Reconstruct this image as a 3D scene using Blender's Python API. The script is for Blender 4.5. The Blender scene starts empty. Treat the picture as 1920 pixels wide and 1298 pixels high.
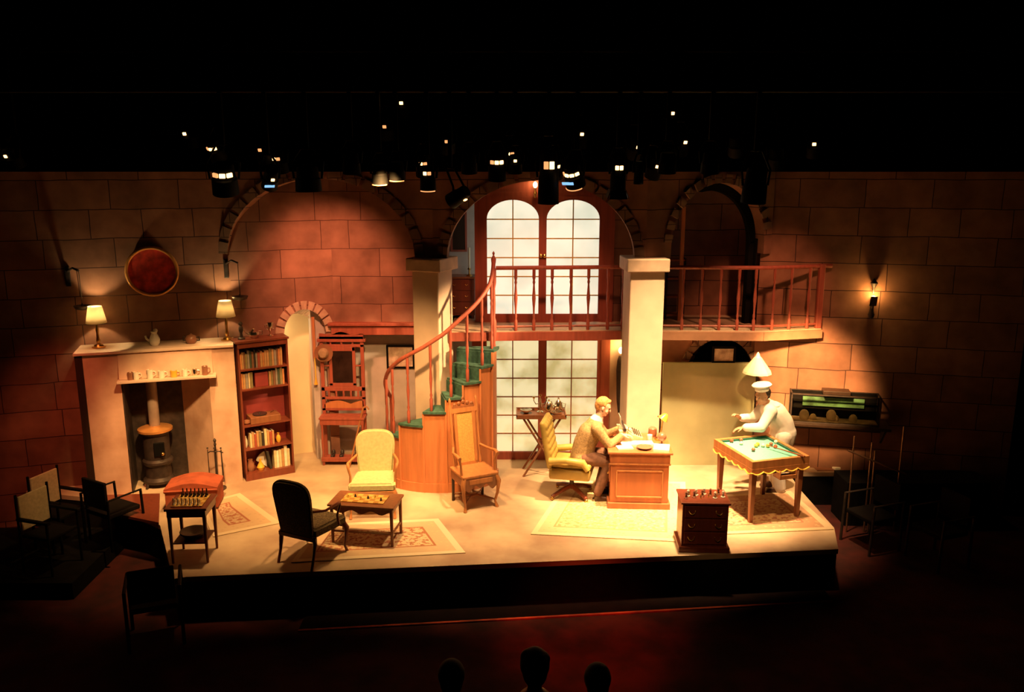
import bpy, bmesh, math, random
from mathutils import Vector, Matrix
R = math.radians
PI = math.pi
random.seed(7)
scene = bpy.context.scene
col = scene.collection

# ------------------------------------------------------------------ camera, world, exposure
CH = 4.4; TH = R(12.3); FPX = 1600.0
cam = bpy.data.cameras.new('camera'); cam.sensor_width = 36; cam.lens = 36 * FPX / 1920
cam.clip_end = 100
camo = bpy.data.objects.new('camera', cam); col.objects.link(camo)
camo.location = (0, 0, CH); camo.rotation_euler = (PI / 2 - TH, 0, 0)
scene.camera = camo
w = bpy.data.worlds.new('world'); scene.world = w; w.use_nodes = True
w.node_tree.nodes['Background'].inputs[0].default_value = (0, 0, 0, 1)
w.node_tree.nodes['Background'].inputs[1].default_value = 0
vs = scene.view_settings
vs.view_transform = 'Standard'; vs.look = 'None'; vs.exposure = 0.0; vs.gamma = 1.0; vs.use_curve_mapping = False

KL = 2.9
def spot(name, loc, tgt, power, size, color, blend=.6, rad=.12):
    l = bpy.data.lights.new(name, 'SPOT'); l.energy = power * KL; l.spot_size = R(size); l.spot_blend = blend
    l.color = color; l.shadow_soft_size = rad
    o = bpy.data.objects.new(name, l); col.objects.link(o); o.location = loc
    d = Vector(tgt) - Vector(loc); o.rotation_euler = d.to_track_quat('-Z', 'Y').to_euler()
    return o
WARM = (1, .53, .18); RED = (1, .36, .16); AMB = (1, .59, .26)
# stage lanterns hung from the rig above the frame: steep ones over the acting area, flatter ones behind the rig for the walls; added fills are marked
spot('desk_lantern', (2.2, 9.65, 6.3), (1.95, 10.55, .4), 2500, 37, AMB, .9)
spot('pool_lantern', (3.2, 9.65, 6.3), (3.0, 10.8, .5), 900, 36, AMB, .8)
spot('chair_lantern', (-1.3, 9.5, 5.2), (-1.3, 9.9, .0), 340, 58, WARM, .9)
spot('hearth_lantern', (-3.0, 9.6, 5.2), (-3.4, 10.4, .4), 300, 56, WARM, .9)
spot('centre_lantern', (.4, 9.6, 5.2), (.3, 10.5, .0), 430, 60, AMB, .9)
spot('front_lantern', (1.3, 8.3, 4.3), (1.7, 10.5, .7), 330, 30, AMB, .8)
spot('front_lantern', (-1.2, 8.3, 4.3), (-1.9, 11.2, .8), 520, 50, WARM, .8)
spot('front_lantern', (2.8, 8.3, 4.3), (3.2, 10.3, .4), 170, 34, WARM, .8)
spot('front_lantern', (-3.2, 8.3, 4.3), (-4.3, 10.8, .9), 420, 36, WARM, .8)
spot('column_lantern', (4.0, 9.42, 4.4), (-.80, 11.4, 2.1), 1700, 13, AMB, .5)
spot('wall_lantern', (-2.4, 9.4, 4.9), (-2.6, 12.1, 2.5), 400, 44, RED, .9)
spot('wall_lantern', (3.6, 9.4, 4.9), (3.6, 12.0, 2.0), 150, 40, RED, .9)
spot('low_wall_spot', (2.9, 9.0, 3.3), (4.2, 11.85, 1.25), 1300, 30, WARM, .9)  # unseen low spot added to brighten the lower right wall
spot('wall_lantern', (.4, 9.4, 4.9), (.3, 12.0, 2.3), 150, 46, RED, .9)
spot('low_wall_spot', (-5.2, 8.4, 4.5), (-5.9, 11.0, .5), 110, 34, (1, .2, .08), .9)
spot('seat_fill', (-2.5, 7.5, 5.0), (-5.5, 9.7, .4), 110, 15, WARM, .9)  # weak unseen spot added to brighten the far left audience chairs
spot('chest_fill', (1.4, 5.8, 4.3), (2.25, 9.2, .3), 45, 14, WARM, .9)  # weak unseen spot added to lift the chest front and its pulls
spot('house_fill', (-.2, 3.0, 6.0), (.8, 8.05, -.5), 520, 16, (1, .07, .02), .9)  # unseen red spot added for the glow on the house floor

# ------------------------------------------------------------------ helpers
def F(px, py, z=0.0):
    """point of the horizontal plane at height z seen at a photo pixel (used once, to measure the place)"""
    u = (px - 960) / FPX; v = (649 - py) / FPX
    y = math.cos(TH) + v * math.sin(TH); wz = -math.sin(TH) + v * math.cos(TH)
    t = (z - CH) / wz
    return Vector((u * t, y * t, z))
def D(px, py, Y):
    u = (px - 960) / FPX; v = (649 - py) / FPX
    y = math.cos(TH) + v * math.sin(TH); wz = -math.sin(TH) + v * math.cos(TH)
    t = Y / y
    return Vector((u * t, Y, CH + wz * t))

class MB:
    def __init__(s): s.bm = bmesh.new()
    def _xf(s, vs_, M):
        if M is not None: bmesh.ops.transform(s.bm, matrix=M, verts=vs_)
    def box(s, x0, y0, z0, x1, y1, z1, bev=0, M=None):
        g = bmesh.ops.create_cube(s.bm, size=1)['verts']
        bmesh.ops.transform(s.bm, matrix=Matrix.Translation(((x0 + x1) / 2, (y0 + y1) / 2, (z0 + z1) / 2)) @ Matrix.Diagonal((abs(x1 - x0), abs(y1 - y0), abs(z1 - z0), 1)), verts=g)
        if M is not None: s._xf(g, M)
        if bev:
            es = list({e for v in g for e in v.link_edges})
            bmesh.ops.bevel(s.bm, geom=es, offset=bev, segments=2, affect='EDGES', profile=.5)
        return s
    def cyl(s, a, b, r0, r1=None, n=12):
        a = Vector(a); b = Vector(b); r1 = r0 if r1 is None else r1
        d = b - a
        q = d.to_track_quat('Z', 'Y').to_matrix().to_4x4()
        bmesh.ops.create_cone(s.bm, cap_ends=True, segments=n, radius1=r0, radius2=r1, depth=d.length, matrix=Matrix.Translation((a + b) / 2) @ q)
        return s
    def sph(s, c, r, sc=(1, 1, 1), n=12, M=None):
        m = Matrix.Translation(c) @ (M if M is not None else Matrix()) @ Matrix.Diagonal((sc[0] * r, sc[1] * r, sc[2] * r, 1))
        bmesh.ops.create_uvsphere(s.bm, u_segments=n, v_segments=max(6, n * 2 // 3), radius=1, matrix=m); return s
    def lathe(s, prof, n=16, M=None, c=(0, 0, 0)):
        rings = []; new = []
        for r, z in prof:
            ring = []
            for i in range(n):
                a = 2 * PI * i / n
                v = s.bm.verts.new((c[0] + max(r, 1e-4) * math.cos(a), c[1] + max(r, 1e-4) * math.sin(a), c[2] + z)); ring.append(v); new.append(v)
            rings.append(ring)
        for k in range(len(rings) - 1):
            for i in range(n):
                j = (i + 1) % n
                s.bm.faces.new((rings[k][i], rings[k][j], rings[k + 1][j], rings[k + 1][i]))
        s.bm.faces.new(rings[0][::-1]); s.bm.faces.new(rings[-1])
        s._xf(new, M); return s
    def tube(s, pts, r, n=8, rr=None):
        """swept tube through the points; rr gives a radius for each"""
        pts = [Vector(p) for p in pts]; rings = []
        for i, p in enumerate(pts):
            t = (pts[min(i + 1, len(pts) - 1)] - pts[max(i - 1, 0)]).normalized()
            q = t.to_track_quat('Z', 'Y'); rad = rr[i] if rr else r
            rings.append([s.bm.verts.new(p + q @ Vector((rad * math.cos(2 * PI * k / n), rad * math.sin(2 * PI * k / n), 0))) for k in range(n)])
        for k in range(len(rings) - 1):
            # choose the best offset so the tube does not twist
            best = min(range(n), key=lambda o: sum((rings[k][i].co - rings[k + 1][(i + o) % n].co).length for i in range(0, n, 2)))
            rings[k + 1] = rings[k + 1][best:] + rings[k + 1][:best]
            for i in range(n):
                j = (i + 1) % n
                s.bm.faces.new((rings[k][i], rings[k][j], rings[k + 1][j], rings[k + 1][i]))
        s.bm.faces.new(rings[0][::-1]); s.bm.faces.new(rings[-1]); return s
    def prism(s, pts, d, M=None):
        """closed outline (list of 3d points) pushed along vector d"""
        d = Vector(d); a = [s.bm.verts.new(p) for p in pts]; b = [s.bm.verts.new(Vector(p) + d) for p in pts]
        es = []
        n = len(pts)
        for i in range(n):
            j = (i + 1) % n
            s.bm.faces.new((a[i], a[j], b[j], b[i]))
        for ring in (a, b):
            e = [s.bm.edges.get((ring[i], ring[(i + 1) % n])) for i in range(n)]
            bmesh.ops.triangle_fill(s.bm, use_beauty=True, use_dissolve=False, edges=e)
        s._xf(a + b, M); return s
    def build(s, name, mat, parent=None, loc=None, rz=0, smooth=None, kind=None, label=None, vox=None, sub=0):
        bmesh.ops.recalc_face_normals(s.bm, faces=s.bm.faces)
        me = bpy.data.meshes.new(name); s.bm.to_mesh(me); s.bm.free()
        me.materials.append(mat)
        if smooth:
            me.polygons.foreach_set('use_smooth', [True] * len(me.polygons))
            if not vox and not sub: me.set_sharp_from_angle(angle=R(smooth if smooth > 1 else 40))
        o = bpy.data.objects.new(name, me); col.objects.link(o)
        if parent is not None: o.parent = parent
        if loc is not None: o.location = loc
        if rz: o.rotation_euler.z = rz
        if vox:
            m = o.modifiers.new('remesh', 'REMESH'); m.mode = 'VOXEL'; m.voxel_size = vox; m.use_smooth_shade = True
            m2 = o.modifiers.new('smooth', 'SMOOTH'); m2.iterations = 3; m2.factor = .5
        if sub:
            m = o.modifiers.new('sub', 'SUBSURF'); m.levels = sub; m.render_levels = sub
        if kind: o['kind'] = kind
        if label: o['label'] = label
        return o
def tag(o, label, cat, group=None, kind=None):
    o['label'] = label; o['category'] = cat
    if group: o['group'] = group
    if kind: o['kind'] = kind
    return o
def thing(name, label, cat, loc=(0, 0, 0), rz=0, group=None):
    o = bpy.data.objects.new(name, None); col.objects.link(o); o.empty_display_size = .1
    o.location = loc; o.rotation_euler.z = rz
    return tag(o, label, cat, group)
def dup(o, parent=None, loc=None, rz=None, label=None):
    c = o.copy(); col.objects.link(c); c.parent = parent
    if loc is not None: c.location = loc
    if rz is not None: c.rotation_euler.z = rz
    if label: c['label'] = label
    for ch in list(o.children): dup(ch, c)
    return c

# ------------------------------------------------------------------ materials
def newmat(name):
    m = bpy.data.materials.new(name); m.use_nodes = True
    nt = m.node_tree; b = nt.nodes['Principled BSDF']; return m, nt, b
def mixc(nt, fac, a, b_):
    n = nt.nodes.new('ShaderNodeMix'); n.data_type = 'RGBA'
    for s_, v in ((n.inputs[0], fac), (n.inputs[6], a), (n.inputs[7], b_)):
        if hasattr(v, 'is_output'): nt.links.new(v, s_)
        else: s_.default_value = v if not isinstance(v, tuple) else (*v, 1)[:4]
    return n.outputs[2]
def mat(name, c, rough=.6, metal=0, var=.12, scale=6, bump=0, c2=None):
    m, nt, b = newmat(name)
    tc = nt.nodes.new('ShaderNodeTexCoord'); no = nt.nodes.new('ShaderNodeTexNoise')
    no.inputs['Scale'].default_value = scale; no.inputs['Detail'].default_value = 5
    nt.links.new(tc.outputs['Object'], no.inputs['Vector'])
    ramp = nt.nodes.new('ShaderNodeValToRGB'); nt.links.new(no.outputs[0], ramp.inputs[0])
    lo = tuple(max(0, x * (1 - var)) for x in c) if c2 is None else c2
    hi = tuple(min(1, x * (1 + var)) for x in c)
    ramp.color_ramp.elements[0].position = .35; ramp.color_ramp.elements[0].color = (*lo, 1)
    ramp.color_ramp.elements[1].position = .65; ramp.color_ramp.elements[1].color = (*hi, 1)
    nt.links.new(ramp.outputs[0], b.inputs['Base Color'])
    b.inputs['Roughness'].default_value = rough; b.inputs['Metallic'].default_value = metal
    if bump:
        bp = nt.nodes.new('ShaderNodeBump'); bp.inputs['Strength'].default_value = bump; bp.inputs['Distance'].default_value = .01
        nt.links.new(no.outputs[0], bp.inputs['Height']); nt.links.new(bp.outputs[0], b.inputs['Normal'])
    return m
def flat(name, c, rough=.9, var=.3):
    m = mat(name, c, rough, var=var); m.node_tree.nodes['Principled BSDF'].inputs['Specular IOR Level'].default_value = .12; return m
def wood(name, c, rough=.4, scale=3, axis='Z'):
    m, nt, b = newmat(name)
    tc = nt.nodes.new('ShaderNodeTexCoord'); mp = nt.nodes.new('ShaderNodeMapping')
    s_ = [8, 8, 8]; s_['XYZ'.index(axis)] = .7
    mp.inputs['Scale'].default_value = [x * scale for x in s_]
    nt.links.new(tc.outputs['Object'], mp.inputs[0])
    no = nt.nodes.new('ShaderNodeTexNoise'); no.inputs['Scale'].default_value = 1; no.inputs['Detail'].default_value = 6
    nt.links.new(mp.outputs[0], no.inputs['Vector'])
    nt.links.new(mixc(nt, no.outputs[0], tuple(x * .55 for x in c), tuple(min(1, x * 1.35) for x in c)), b.inputs['Base Color'])
    b.inputs['Roughness'].default_value = rough
    return m
def stone(name, c, mortar, bw=.85, bh=.38, msize=.006, var=.2, off=0.0):
    m, nt, b = newmat(name)
    tc = nt.nodes.new('ShaderNodeTexCoord'); sp = nt.nodes.new('ShaderNodeSeparateXYZ'); cb = nt.nodes.new('ShaderNodeCombineXYZ')
    nt.links.new(tc.outputs['Object'], sp.inputs[0]); nt.links.new(sp.outputs[0], cb.inputs[0]); nt.links.new(sp.outputs[2], cb.inputs[1])
    mp = nt.nodes.new('ShaderNodeMapping'); mp.inputs['Location'].default_value = (off, .02, 0); nt.links.new(cb.outputs[0], mp.inputs[0])
    # a little wobble so the painted joints are hand-drawn
    nz = nt.nodes.new('ShaderNodeTexNoise'); nz.inputs['Scale'].default_value = 2.5; nt.links.new(mp.outputs[0], nz.inputs['Vector'])
    vm = nt.nodes.new('ShaderNodeVectorMath'); vm.operation = 'SCALE'; nt.links.new(nz.outputs['Color'], vm.inputs[0]); vm.inputs['Scale'].default_value = .03
    va = nt.nodes.new('ShaderNodeVectorMath'); va.operation = 'ADD'; nt.links.new(mp.outputs[0], va.inputs[0]); nt.links.new(vm.outputs[0], va.inputs[1])
    br = nt.nodes.new('ShaderNodeTexBrick'); nt.links.new(va.outputs[0], br.inputs['Vector'])
    br.inputs['Scale'].default_value = 1; br.inputs['Brick Width'].default_value = bw; br.inputs['Row Height'].default_value = bh
    br.inputs['Mortar Size'].default_value = msize; br.inputs['Mortar Smooth'].default_value = .3; br.offset = .43; br.squash = .75; br.squash_frequency = 3
    br.inputs['Color1'].default_value = (*[x * (1 - var) for x in c], 1); br.inputs['Color2'].default_value = (*[min(1, x * (1 + var)) for x in c], 1)
    br.inputs['Mortar'].default_value = (*mortar, 1)
    no = nt.nodes.new('ShaderNodeTexNoise'); no.inputs['Scale'].default_value = 3; no.inputs['Detail'].default_value = 8; nt.links.new(tc.outputs['Object'], no.inputs['Vector'])
    rp = nt.nodes.new('ShaderNodeValToRGB'); nt.links.new(no.outputs[0], rp.inputs[0])
    rp.color_ramp.elements[0].position = .3; rp.color_ramp.elements[0].color = (.62, .6, .58, 1)
    rp.color_ramp.elements[1].position = .7; rp.color_ramp.elements[1].color = (1.15, 1.15, 1.15, 1)
    mm = nt.nodes.new('ShaderNodeMix'); mm.data_type = 'RGBA'; mm.blend_type = 'MULTIPLY'; mm.inputs[0].default_value = 1
    nt.links.new(br.outputs['Color'], mm.inputs[6]); nt.links.new(rp.outputs[0], mm.inputs[7])
    nt.links.new(mm.outputs[2], b.inputs['Base Color']); b.inputs['Roughness'].default_value = .9
    bp = nt.nodes.new('ShaderNodeBump'); bp.inputs['Strength'].default_value = .4; bp.inputs['Distance'].default_value = .01
    nt.links.new(no.outputs[0], bp.inputs['Height']); nt.links.new(bp.outputs[0], b.inputs['Normal'])
    return m
def emis(name, c, s, c2=None, scale=4):
    m, nt, b = newmat(name); b.inputs['Base Color'].default_value = (*[x * .4 for x in c], 1)
    b.inputs['Emission Color'].default_value = (*c, 1); b.inputs['Emission Strength'].default_value = s
    if c2:
        tc = nt.nodes.new('ShaderNodeTexCoord'); no = nt.nodes.new('ShaderNodeTexNoise'); no.inputs['Scale'].default_value = scale; no.inputs['Detail'].default_value = 4
        nt.links.new(tc.outputs['Object'], no.inputs['Vector'])
        rp = nt.nodes.new('ShaderNodeValToRGB'); nt.links.new(no.outputs[0], rp.inputs[0])
        rp.color_ramp.elements[0].position = .36; rp.color_ramp.elements[0].color = (*c2, 1)
        rp.color_ramp.elements[1].position = .58; rp.color_ramp.elements[1].color = (*c, 1)
        nt.links.new(rp.outputs[0], b.inputs['Emission Color'])
    return m
def rugmat(name, field, accent, border, edge, sx, sy):
    """field colour with floral flecks, a darker guard band and a pale edge; sx, sy half sizes in metres"""
    m, nt, b = newmat(name)
    tc = nt.nodes.new('ShaderNodeTexCoord'); sp = nt.nodes.new('ShaderNodeSeparateXYZ'); nt.links.new(tc.outputs['UV'], sp.inputs[0])
    def math_(op, a, b2=None):
        n = nt.nodes.new('ShaderNodeMath'); n.operation = op
        for s_, v in zip(n.inputs, (a, b2)):
            if v is None: continue
            if hasattr(v, 'is_output'): nt.links.new(v, s_)
            else: s_.default_value = v
        return n.outputs[0]
    dx = math_('SUBTRACT', sx, math_('ABSOLUTE', math_('SUBTRACT', sp.outputs[0], sx)))
    dy = math_('SUBTRACT', sy, math_('ABSOLUTE', math_('SUBTRACT', sp.outputs[1], sy)))
    d = math_('MINIMUM', dx, dy)
    vo = nt.nodes.new('ShaderNodeTexVoronoi'); vo.inputs['Scale'].default_value = 17; nt.links.new(tc.outputs['UV'], vo.inputs['Vector'])
    no = nt.nodes.new('ShaderNodeTexNoise'); no.inputs['Scale'].default_value = 19; no.inputs['Detail'].default_value = 4; nt.links.new(tc.outputs['UV'], no.inputs['Vector'])
    fl = math_('LESS_THAN', vo.outputs['Distance'], .28)
    fl2 = math_('GREATER_THAN', no.outputs[0], .53)
    base = mixc(nt, fl2, field, accent)
    base = mixc(nt, math_('MULTIPLY', fl, .7), base, edge)
    inb = math_('LESS_THAN', d, .24)
    base = mixc(nt, inb, base, mixc(nt, fl, border, field))
    base = mixc(nt, math_('LESS_THAN', math_('ABSOLUTE', math_('SUBTRACT', d, .24)), .012), base, accent)
    base = mixc(nt, math_('LESS_THAN', d, .07), base, edge)
    nt.links.new(base, b.inputs['Base Color']); b.inputs['Roughness'].default_value = .95
    return m

M_wall = stone('painted stone blocks', (.30, .135, .085), (.06, .02, .013), msize=.007)
M_wall2 = stone('painted stone blocks large', (.32, .145, .10), (.10, .036, .024), bw=1.0, bh=.40, off=.3)
M_ring = stone('arch voussoirs', (.27, .155, .11), (.07, .03, .02), bw=.25, bh=.2, var=.25)
M_fasc = mat('brown plaster edge', (.34, .17, .10), .9, scale=6)
M_ringl = mat('pale brick', (.55, .36, .27), .9, var=.2, scale=8)
M_plaster = mat('mottled plaster', (.66, .48, .37), .9, var=.14, scale=3, bump=.3)
M_pink = mat('fireplace plaster', (.66, .44, .33), .85, scale=2.2, c2=(.5, .29, .2), bump=.2)
M_cream = mat('cream plaster', (.78, .66, .42), .9, var=.08, scale=2)
M_grey = mat('lilac grey plaster', (.50, .43, .42), .9, var=.1, scale=4)
M_sage = mat('sage grey plaster', (.42, .43, .25), .95, var=.16, scale=1.6)
M_col = mat('column plaster', (.62, .48, .38), .85, var=.1, scale=2.5, bump=.2)
M_cap = mat('capital plaster', (.60, .44, .34), .85, var=.14, scale=5, bump=.3)
M_floor = mat('painted stage floor', (.56, .43, .29), .75, scale=1.3, c2=(.38, .25, .17), bump=.1)
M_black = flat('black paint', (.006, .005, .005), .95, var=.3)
M_blk2 = flat('satin black metal', (.004, .004, .004), .6, var=.2)
M_house = mat('red auditorium carpet', (.05, .0045, .003), .95, var=.5, scale=3)
M_houseshade = flat('painted floor shade', (.006, .002, .002), .95)  # near black painted in for the shaded floor band
M_litedge = mat('painted lit edge', (.45, .06, .02), .8, var=.5, scale=3)  # bright red painted in for the line of light on the floor
M_red = wood('red stained timber', (.36, .085, .055), .5)
M_orange = wood('orange stained panelling', (.55, .20, .08), .5, scale=1.5)
M_mahog = wood('dark mahogany', (.19, .045, .025), .3)
M_walnut = wood('walnut', (.26, .10, .045), .35)
M_oak = wood('warm oak', (.46, .19, .07), .4)
M_deskw = wood('desk mahogany', (.40, .13, .05), .35, scale=1.2)
M_darkwood = wood('near black wood', (.035, .018, .012), .4)
M_bookred = mat('bookcase red lining', (.30, .04, .04), .6)
M_green = mat('green stair carpet', (.035, .10, .075), .95, var=.3, scale=20)
M_greenf = mat('yellow green upholstery', (.50, .46, .24), .8, var=.08, scale=30)
M_darkf = mat('dark woven upholstery', (.17, .12, .06), .9, scale=60, c2=(.06, .04, .022))
M_leather = mat('mustard leather', (.46, .34, .09), .4, var=.15, scale=5)
M_leather2 = mat('olive leather', (.42, .30, .09), .5, var=.1, scale=5)
M_cane = mat('cane panel', (.62, .32, .09), .7, var=.15, scale=60)
M_otto = mat('rust red velvet', (.42, .09, .04), .8, var=.2, scale=7)
M_gold = mat('brass', (.75, .48, .16), .28, 1, var=.1)
M_silver = mat('silver plate', (.8, .72, .6), .22, 1, var=.1)
M_copper = mat('hammered copper', (.60, .06, .045), .4, .1, var=.4, scale=9, bump=.4)
M_copperrim = mat('copper rim', (.80, .38, .12), .35, .5, var=.1)
M_iron = mat('cast iron', (.05, .035, .03), .55, .3, var=.3, scale=12)
M_pipe = mat('grey stove pipe', (.36, .27, .22), .5, .2, var=.2, scale=4)
M_white = mat('white paper', (.82, .80, .72), .8, var=.04)
M_china = mat('glazed china', (.80, .74, .62), .25, var=.05)
M_yell = mat('yellow glaze', (.75, .42, .05), .3)
M_brownc = mat('brown glaze', (.28, .12, .07), .3)
M_blackc = mat('black glaze', (.03, .02, .02), .25)
M_felt = mat('green felt', (.13, .42, .37), .95, var=.05, scale=40)
M_cushion = mat('dark green felt', (.02, .12, .08), .95)
M_skin = mat('skin', (.72, .45, .32), .55, var=.05, scale=9)
M_skin2 = mat('tanned skin', (.48, .26, .16), .55, var=.05, scale=9)
M_hair = mat('reddish fair hair', (.50, .24, .08), .7, var=.3, scale=40)
M_hairdk = mat('dark hair', (.02, .014, .01), .8, var=.3, scale=40)
M_jacket = mat('olive brown tweed', (.34, .22, .10), .9, var=.25, scale=50)
M_trouser = mat('brown trousers', (.17, .08, .05), .9, var=.2, scale=20)
M_whitecl = mat('white cotton', (.80, .77, .74), .85, var=.05, scale=8)
M_shoe = mat('dark brown shoe leather', (.06, .025, .015), .35)
M_cloth_dk = flat('dark clothing', (.008, .006, .006), .95, var=.2)
M_canvas = mat('cream canvas', (.55, .45, .27), .9, var=.1, scale=30)
M_bulb = emis('lit bulb', (1, .62, .22), 14)
M_vent = emis('lamp vent glow', (1, .55, .2), 4.5)
M_ventd = emis('dim lamp vent glow', (1, .4, .14), 1.2)
M_blue = emis('blue gel edge', (.25, .55, .9), 1.2)
M_paneU = emis('cloudy lit upper pane', (.95, .88, .66), 1.0, (.72, .72, .55), 2.2)
M_paneL = emis('misty lit lower pane', (1, .86, .46), .82, (.55, .47, .18), 2.6)
def shade_mat():
    m, nt, b = newmat('pleated lampshade'); out = nt.nodes['Material Output']
    d = nt.nodes.new('ShaderNodeBsdfDiffuse'); d.inputs[0].default_value = (.85, .74, .55, 1)
    t = nt.nodes.new('ShaderNodeBsdfTranslucent'); t.inputs[0].default_value = (1, .92, .75, 1)
    mx = nt.nodes.new('ShaderNodeMixShader'); mx.inputs[0].default_value = .6
    nt.links.new(d.outputs[0], mx.inputs[1]); nt.links.new(t.outputs[0], mx.inputs[2]); nt.links.new(mx.outputs[0], out.inputs[0])
    nt.nodes.remove(b); return m
M_shade = shade_mat()
def glass_mat():
    m, nt, b = newmat('tank glass'); b.inputs['Base Color'].default_value = (.6, .6, .5, 1)
    b.inputs['Transmission Weight'].default_value = 1; b.inputs['Roughness'].default_value = .02; b.inputs['IOR'].default_value = 1.05
    return m
M_glass = glass_mat()
M_rock = mat('pale rock', (.48, .33, .20), .9, var=.3, scale=6, bump=.6)
M_weed = mat('green tank painting', (.10, .26, .12), .8, scale=5, c2=(.02, .05, .02))
M_board = mat('inlaid chessboard', (.75, .48, .08), .4, var=.1)
def checker():
    m, nt, b = newmat('chess squares'); tc = nt.nodes.new('ShaderNodeTexCoord'); ck = nt.nodes.new('ShaderNodeTexChecker')
    ck.inputs['Scale'].default_value = 16; ck.inputs[1].default_value = (.75, .50, .14, 1); ck.inputs[2].default_value = (.50, .24, .05, 1)
    nt.links.new(tc.outputs['Object'], ck.inputs[0]); nt.links.new(ck.outputs[0], b.inputs['Base Color']); b.inputs['Roughness'].default_value = .4
    return m
M_check = checker()

# ------------------------------------------------------------------ SETTING
# stage floor: a thrust shape, 0.5 m above the house floor
edge = [F(325, 1086), F(350, 1082), F(1572, 1030), F(1564, 990), F(1500, 918), F(1478, 886)]
outline = [(v.x, v.y, 0) for v in edge] + [(5.3, 11.62, 0), (5.3, 13.2, 0), (-6.6, 13.2, 0), (-6.6, 10.9, 0)]
outline += [(F(185, 935).x, F(185, 935).y, 0), (F(300, 985).x, F(300, 985).y, 0)]
MB().prism(outline, (0, 0, -.06)).build('floor', M_floor, kind='structure')
MB().prism([(x * .998, y + .02 if y < 10 else y, -.06) for x, y, z in outline], (0, 0, -.44)).build('trim_1', M_black, kind='structure')
MB().box(-12, -1, -.6, 12, 14, -.5).build('floor_house', M_house, kind='structure')
# before the stage: shade painted as a dark band, lit line as a bright strip
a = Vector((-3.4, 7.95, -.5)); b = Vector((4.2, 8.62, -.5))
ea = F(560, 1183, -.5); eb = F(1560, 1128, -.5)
m = MB(); m.prism([(ea.x, ea.y, -.498), (eb.x, eb.y, -.498), (eb.x, 9.5, -.498), (ea.x, 8.9, -.498)], (0, 0, .012)); m.build('trim_2', M_houseshade, kind='structure')
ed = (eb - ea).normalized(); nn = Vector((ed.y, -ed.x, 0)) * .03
MB().prism([(ea.x, ea.y, -.499), (eb.x, eb.y, -.499), (eb.x + nn.x, eb.y + nn.y, -.499), (ea.x + nn.x, ea.y + nn.y, -.499)], (0, 0, .016)).build('trim_19', M_litedge, kind='structure')
MB().box(-8, 9.34, D(960, 322, 9.34).z, 8, 9.37, 7.9).build('trim_18', M_black, kind='structure')  # black border sheet added so the wall tops drop into darkness
MB().box(-12, -1, 7.9, 12, 14, 8).build('ceiling', M_black, kind='structure')

def wallseg(name, p, q, z0, z1, mat_, t=.12, holes=None, kind='structure', parent=None):
    """wall between plan points p and q facing the camera. holes: list of outlines cut up from the bottom edge (s,z)"""
    p = Vector((*p, 0)); q = Vector((*q, 0)); L = (q - p).length; ang = math.atan2(q.y - p.y, q.x - p.x)
    out = [(0, z0)]
    for h in (holes or []): out += h
    out += [(L, z0), (L, z1), (0, z1)]
    o = MB().prism([(s_, 0, z) for s_, z in out], (0, t, 0)).build(name, mat_, parent=parent, loc=p, rz=ang, kind=kind if parent is None else None)
    return o, p, ang, L
def arcpts(s0, s1, zs, rz_, n=20):
    c = (s0 + s1) / 2; r = (s1 - s0) / 2
    return [(c - r * math.cos(PI * i / n), zs + rz_ * math.sin(PI * i / n)) for i in range(n + 1)]
def ring(name, p, ang, s0, s1, zs, rz_, wd, mat_, dep=.05, n=13, y=-.03, gap=.018, a0=0, a1=PI):
    """separate voussoir blocks set round an arch, one mesh"""
    c = (s0 + s1) / 2; r = (s1 - s0) / 2; m = MB()
    for i in range(n):
        u0 = a0 + (a1 - a0) * i / n + gap; u1 = a0 + (a1 - a0) * (i + 1) / n - gap
        pts = []
        for u in (u0, (u0 + u1) / 2, u1): pts.append((c - (r + wd) * math.cos(u), y, zs + (rz_ + wd) * math.sin(u)))
        for u in (u1, (u0 + u1) / 2, u0): pts.append((c - r * math.cos(u), y, zs + rz_ * math.sin(u)))
        m.prism(pts, (0, dep, 0))
    return m.build(name, mat_, loc=p, rz=ang, kind='structure')

ZT = 4.3
# left wall behind the fireplace, in line with it
dirL = Vector((.958, .288)); base = Vector((-5.54, 10.71)); nrm = Vector((-.288, .958))
corner = Vector((-3.9, 11.75))
pl = corner - dirL * 3.6
wallseg('wall_left', pl, corner, -.5, ZT, M_wall)
# angled wall behind the bookcase with the arched opening
c2 = Vector((-2.58, 12.2))
def s_on(p, q, px, Yg):
    """distance along pq where the pixel column px meets it"""
    u = (px - 960) / FPX
    best = None
    for i in range(2001):
        t = i / 2000; P_ = p.lerp(q, t); dep = P_.y * math.cos(TH) + (CH - Yg) * math.sin(TH)
        e = abs(P_.x / dep - u)
        if best is None or e < best[0]: best = (e, t * (q - p).length)
    return best[1]
sa = s_on(corner, c2, 534, 1.8); sb = s_on(corner, c2, 612, 1.8)
hole = [(sa, 0)] + [(sa, 1.95)] + arcpts(sa, sb, 1.95, .36)[1:-1] + [(sb, 1.95), (sb, 0)]
_, wp, wa, wL = wallseg('wall_back_angled', corner, c2, 0, ZT, M_wall2, t=.1, holes=[hole])
ring('trim_3', wp, wa, sa, sb, 1.95, .36, .12, M_ringl, n=11, gap=.035, y=-.02, dep=.04)
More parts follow.
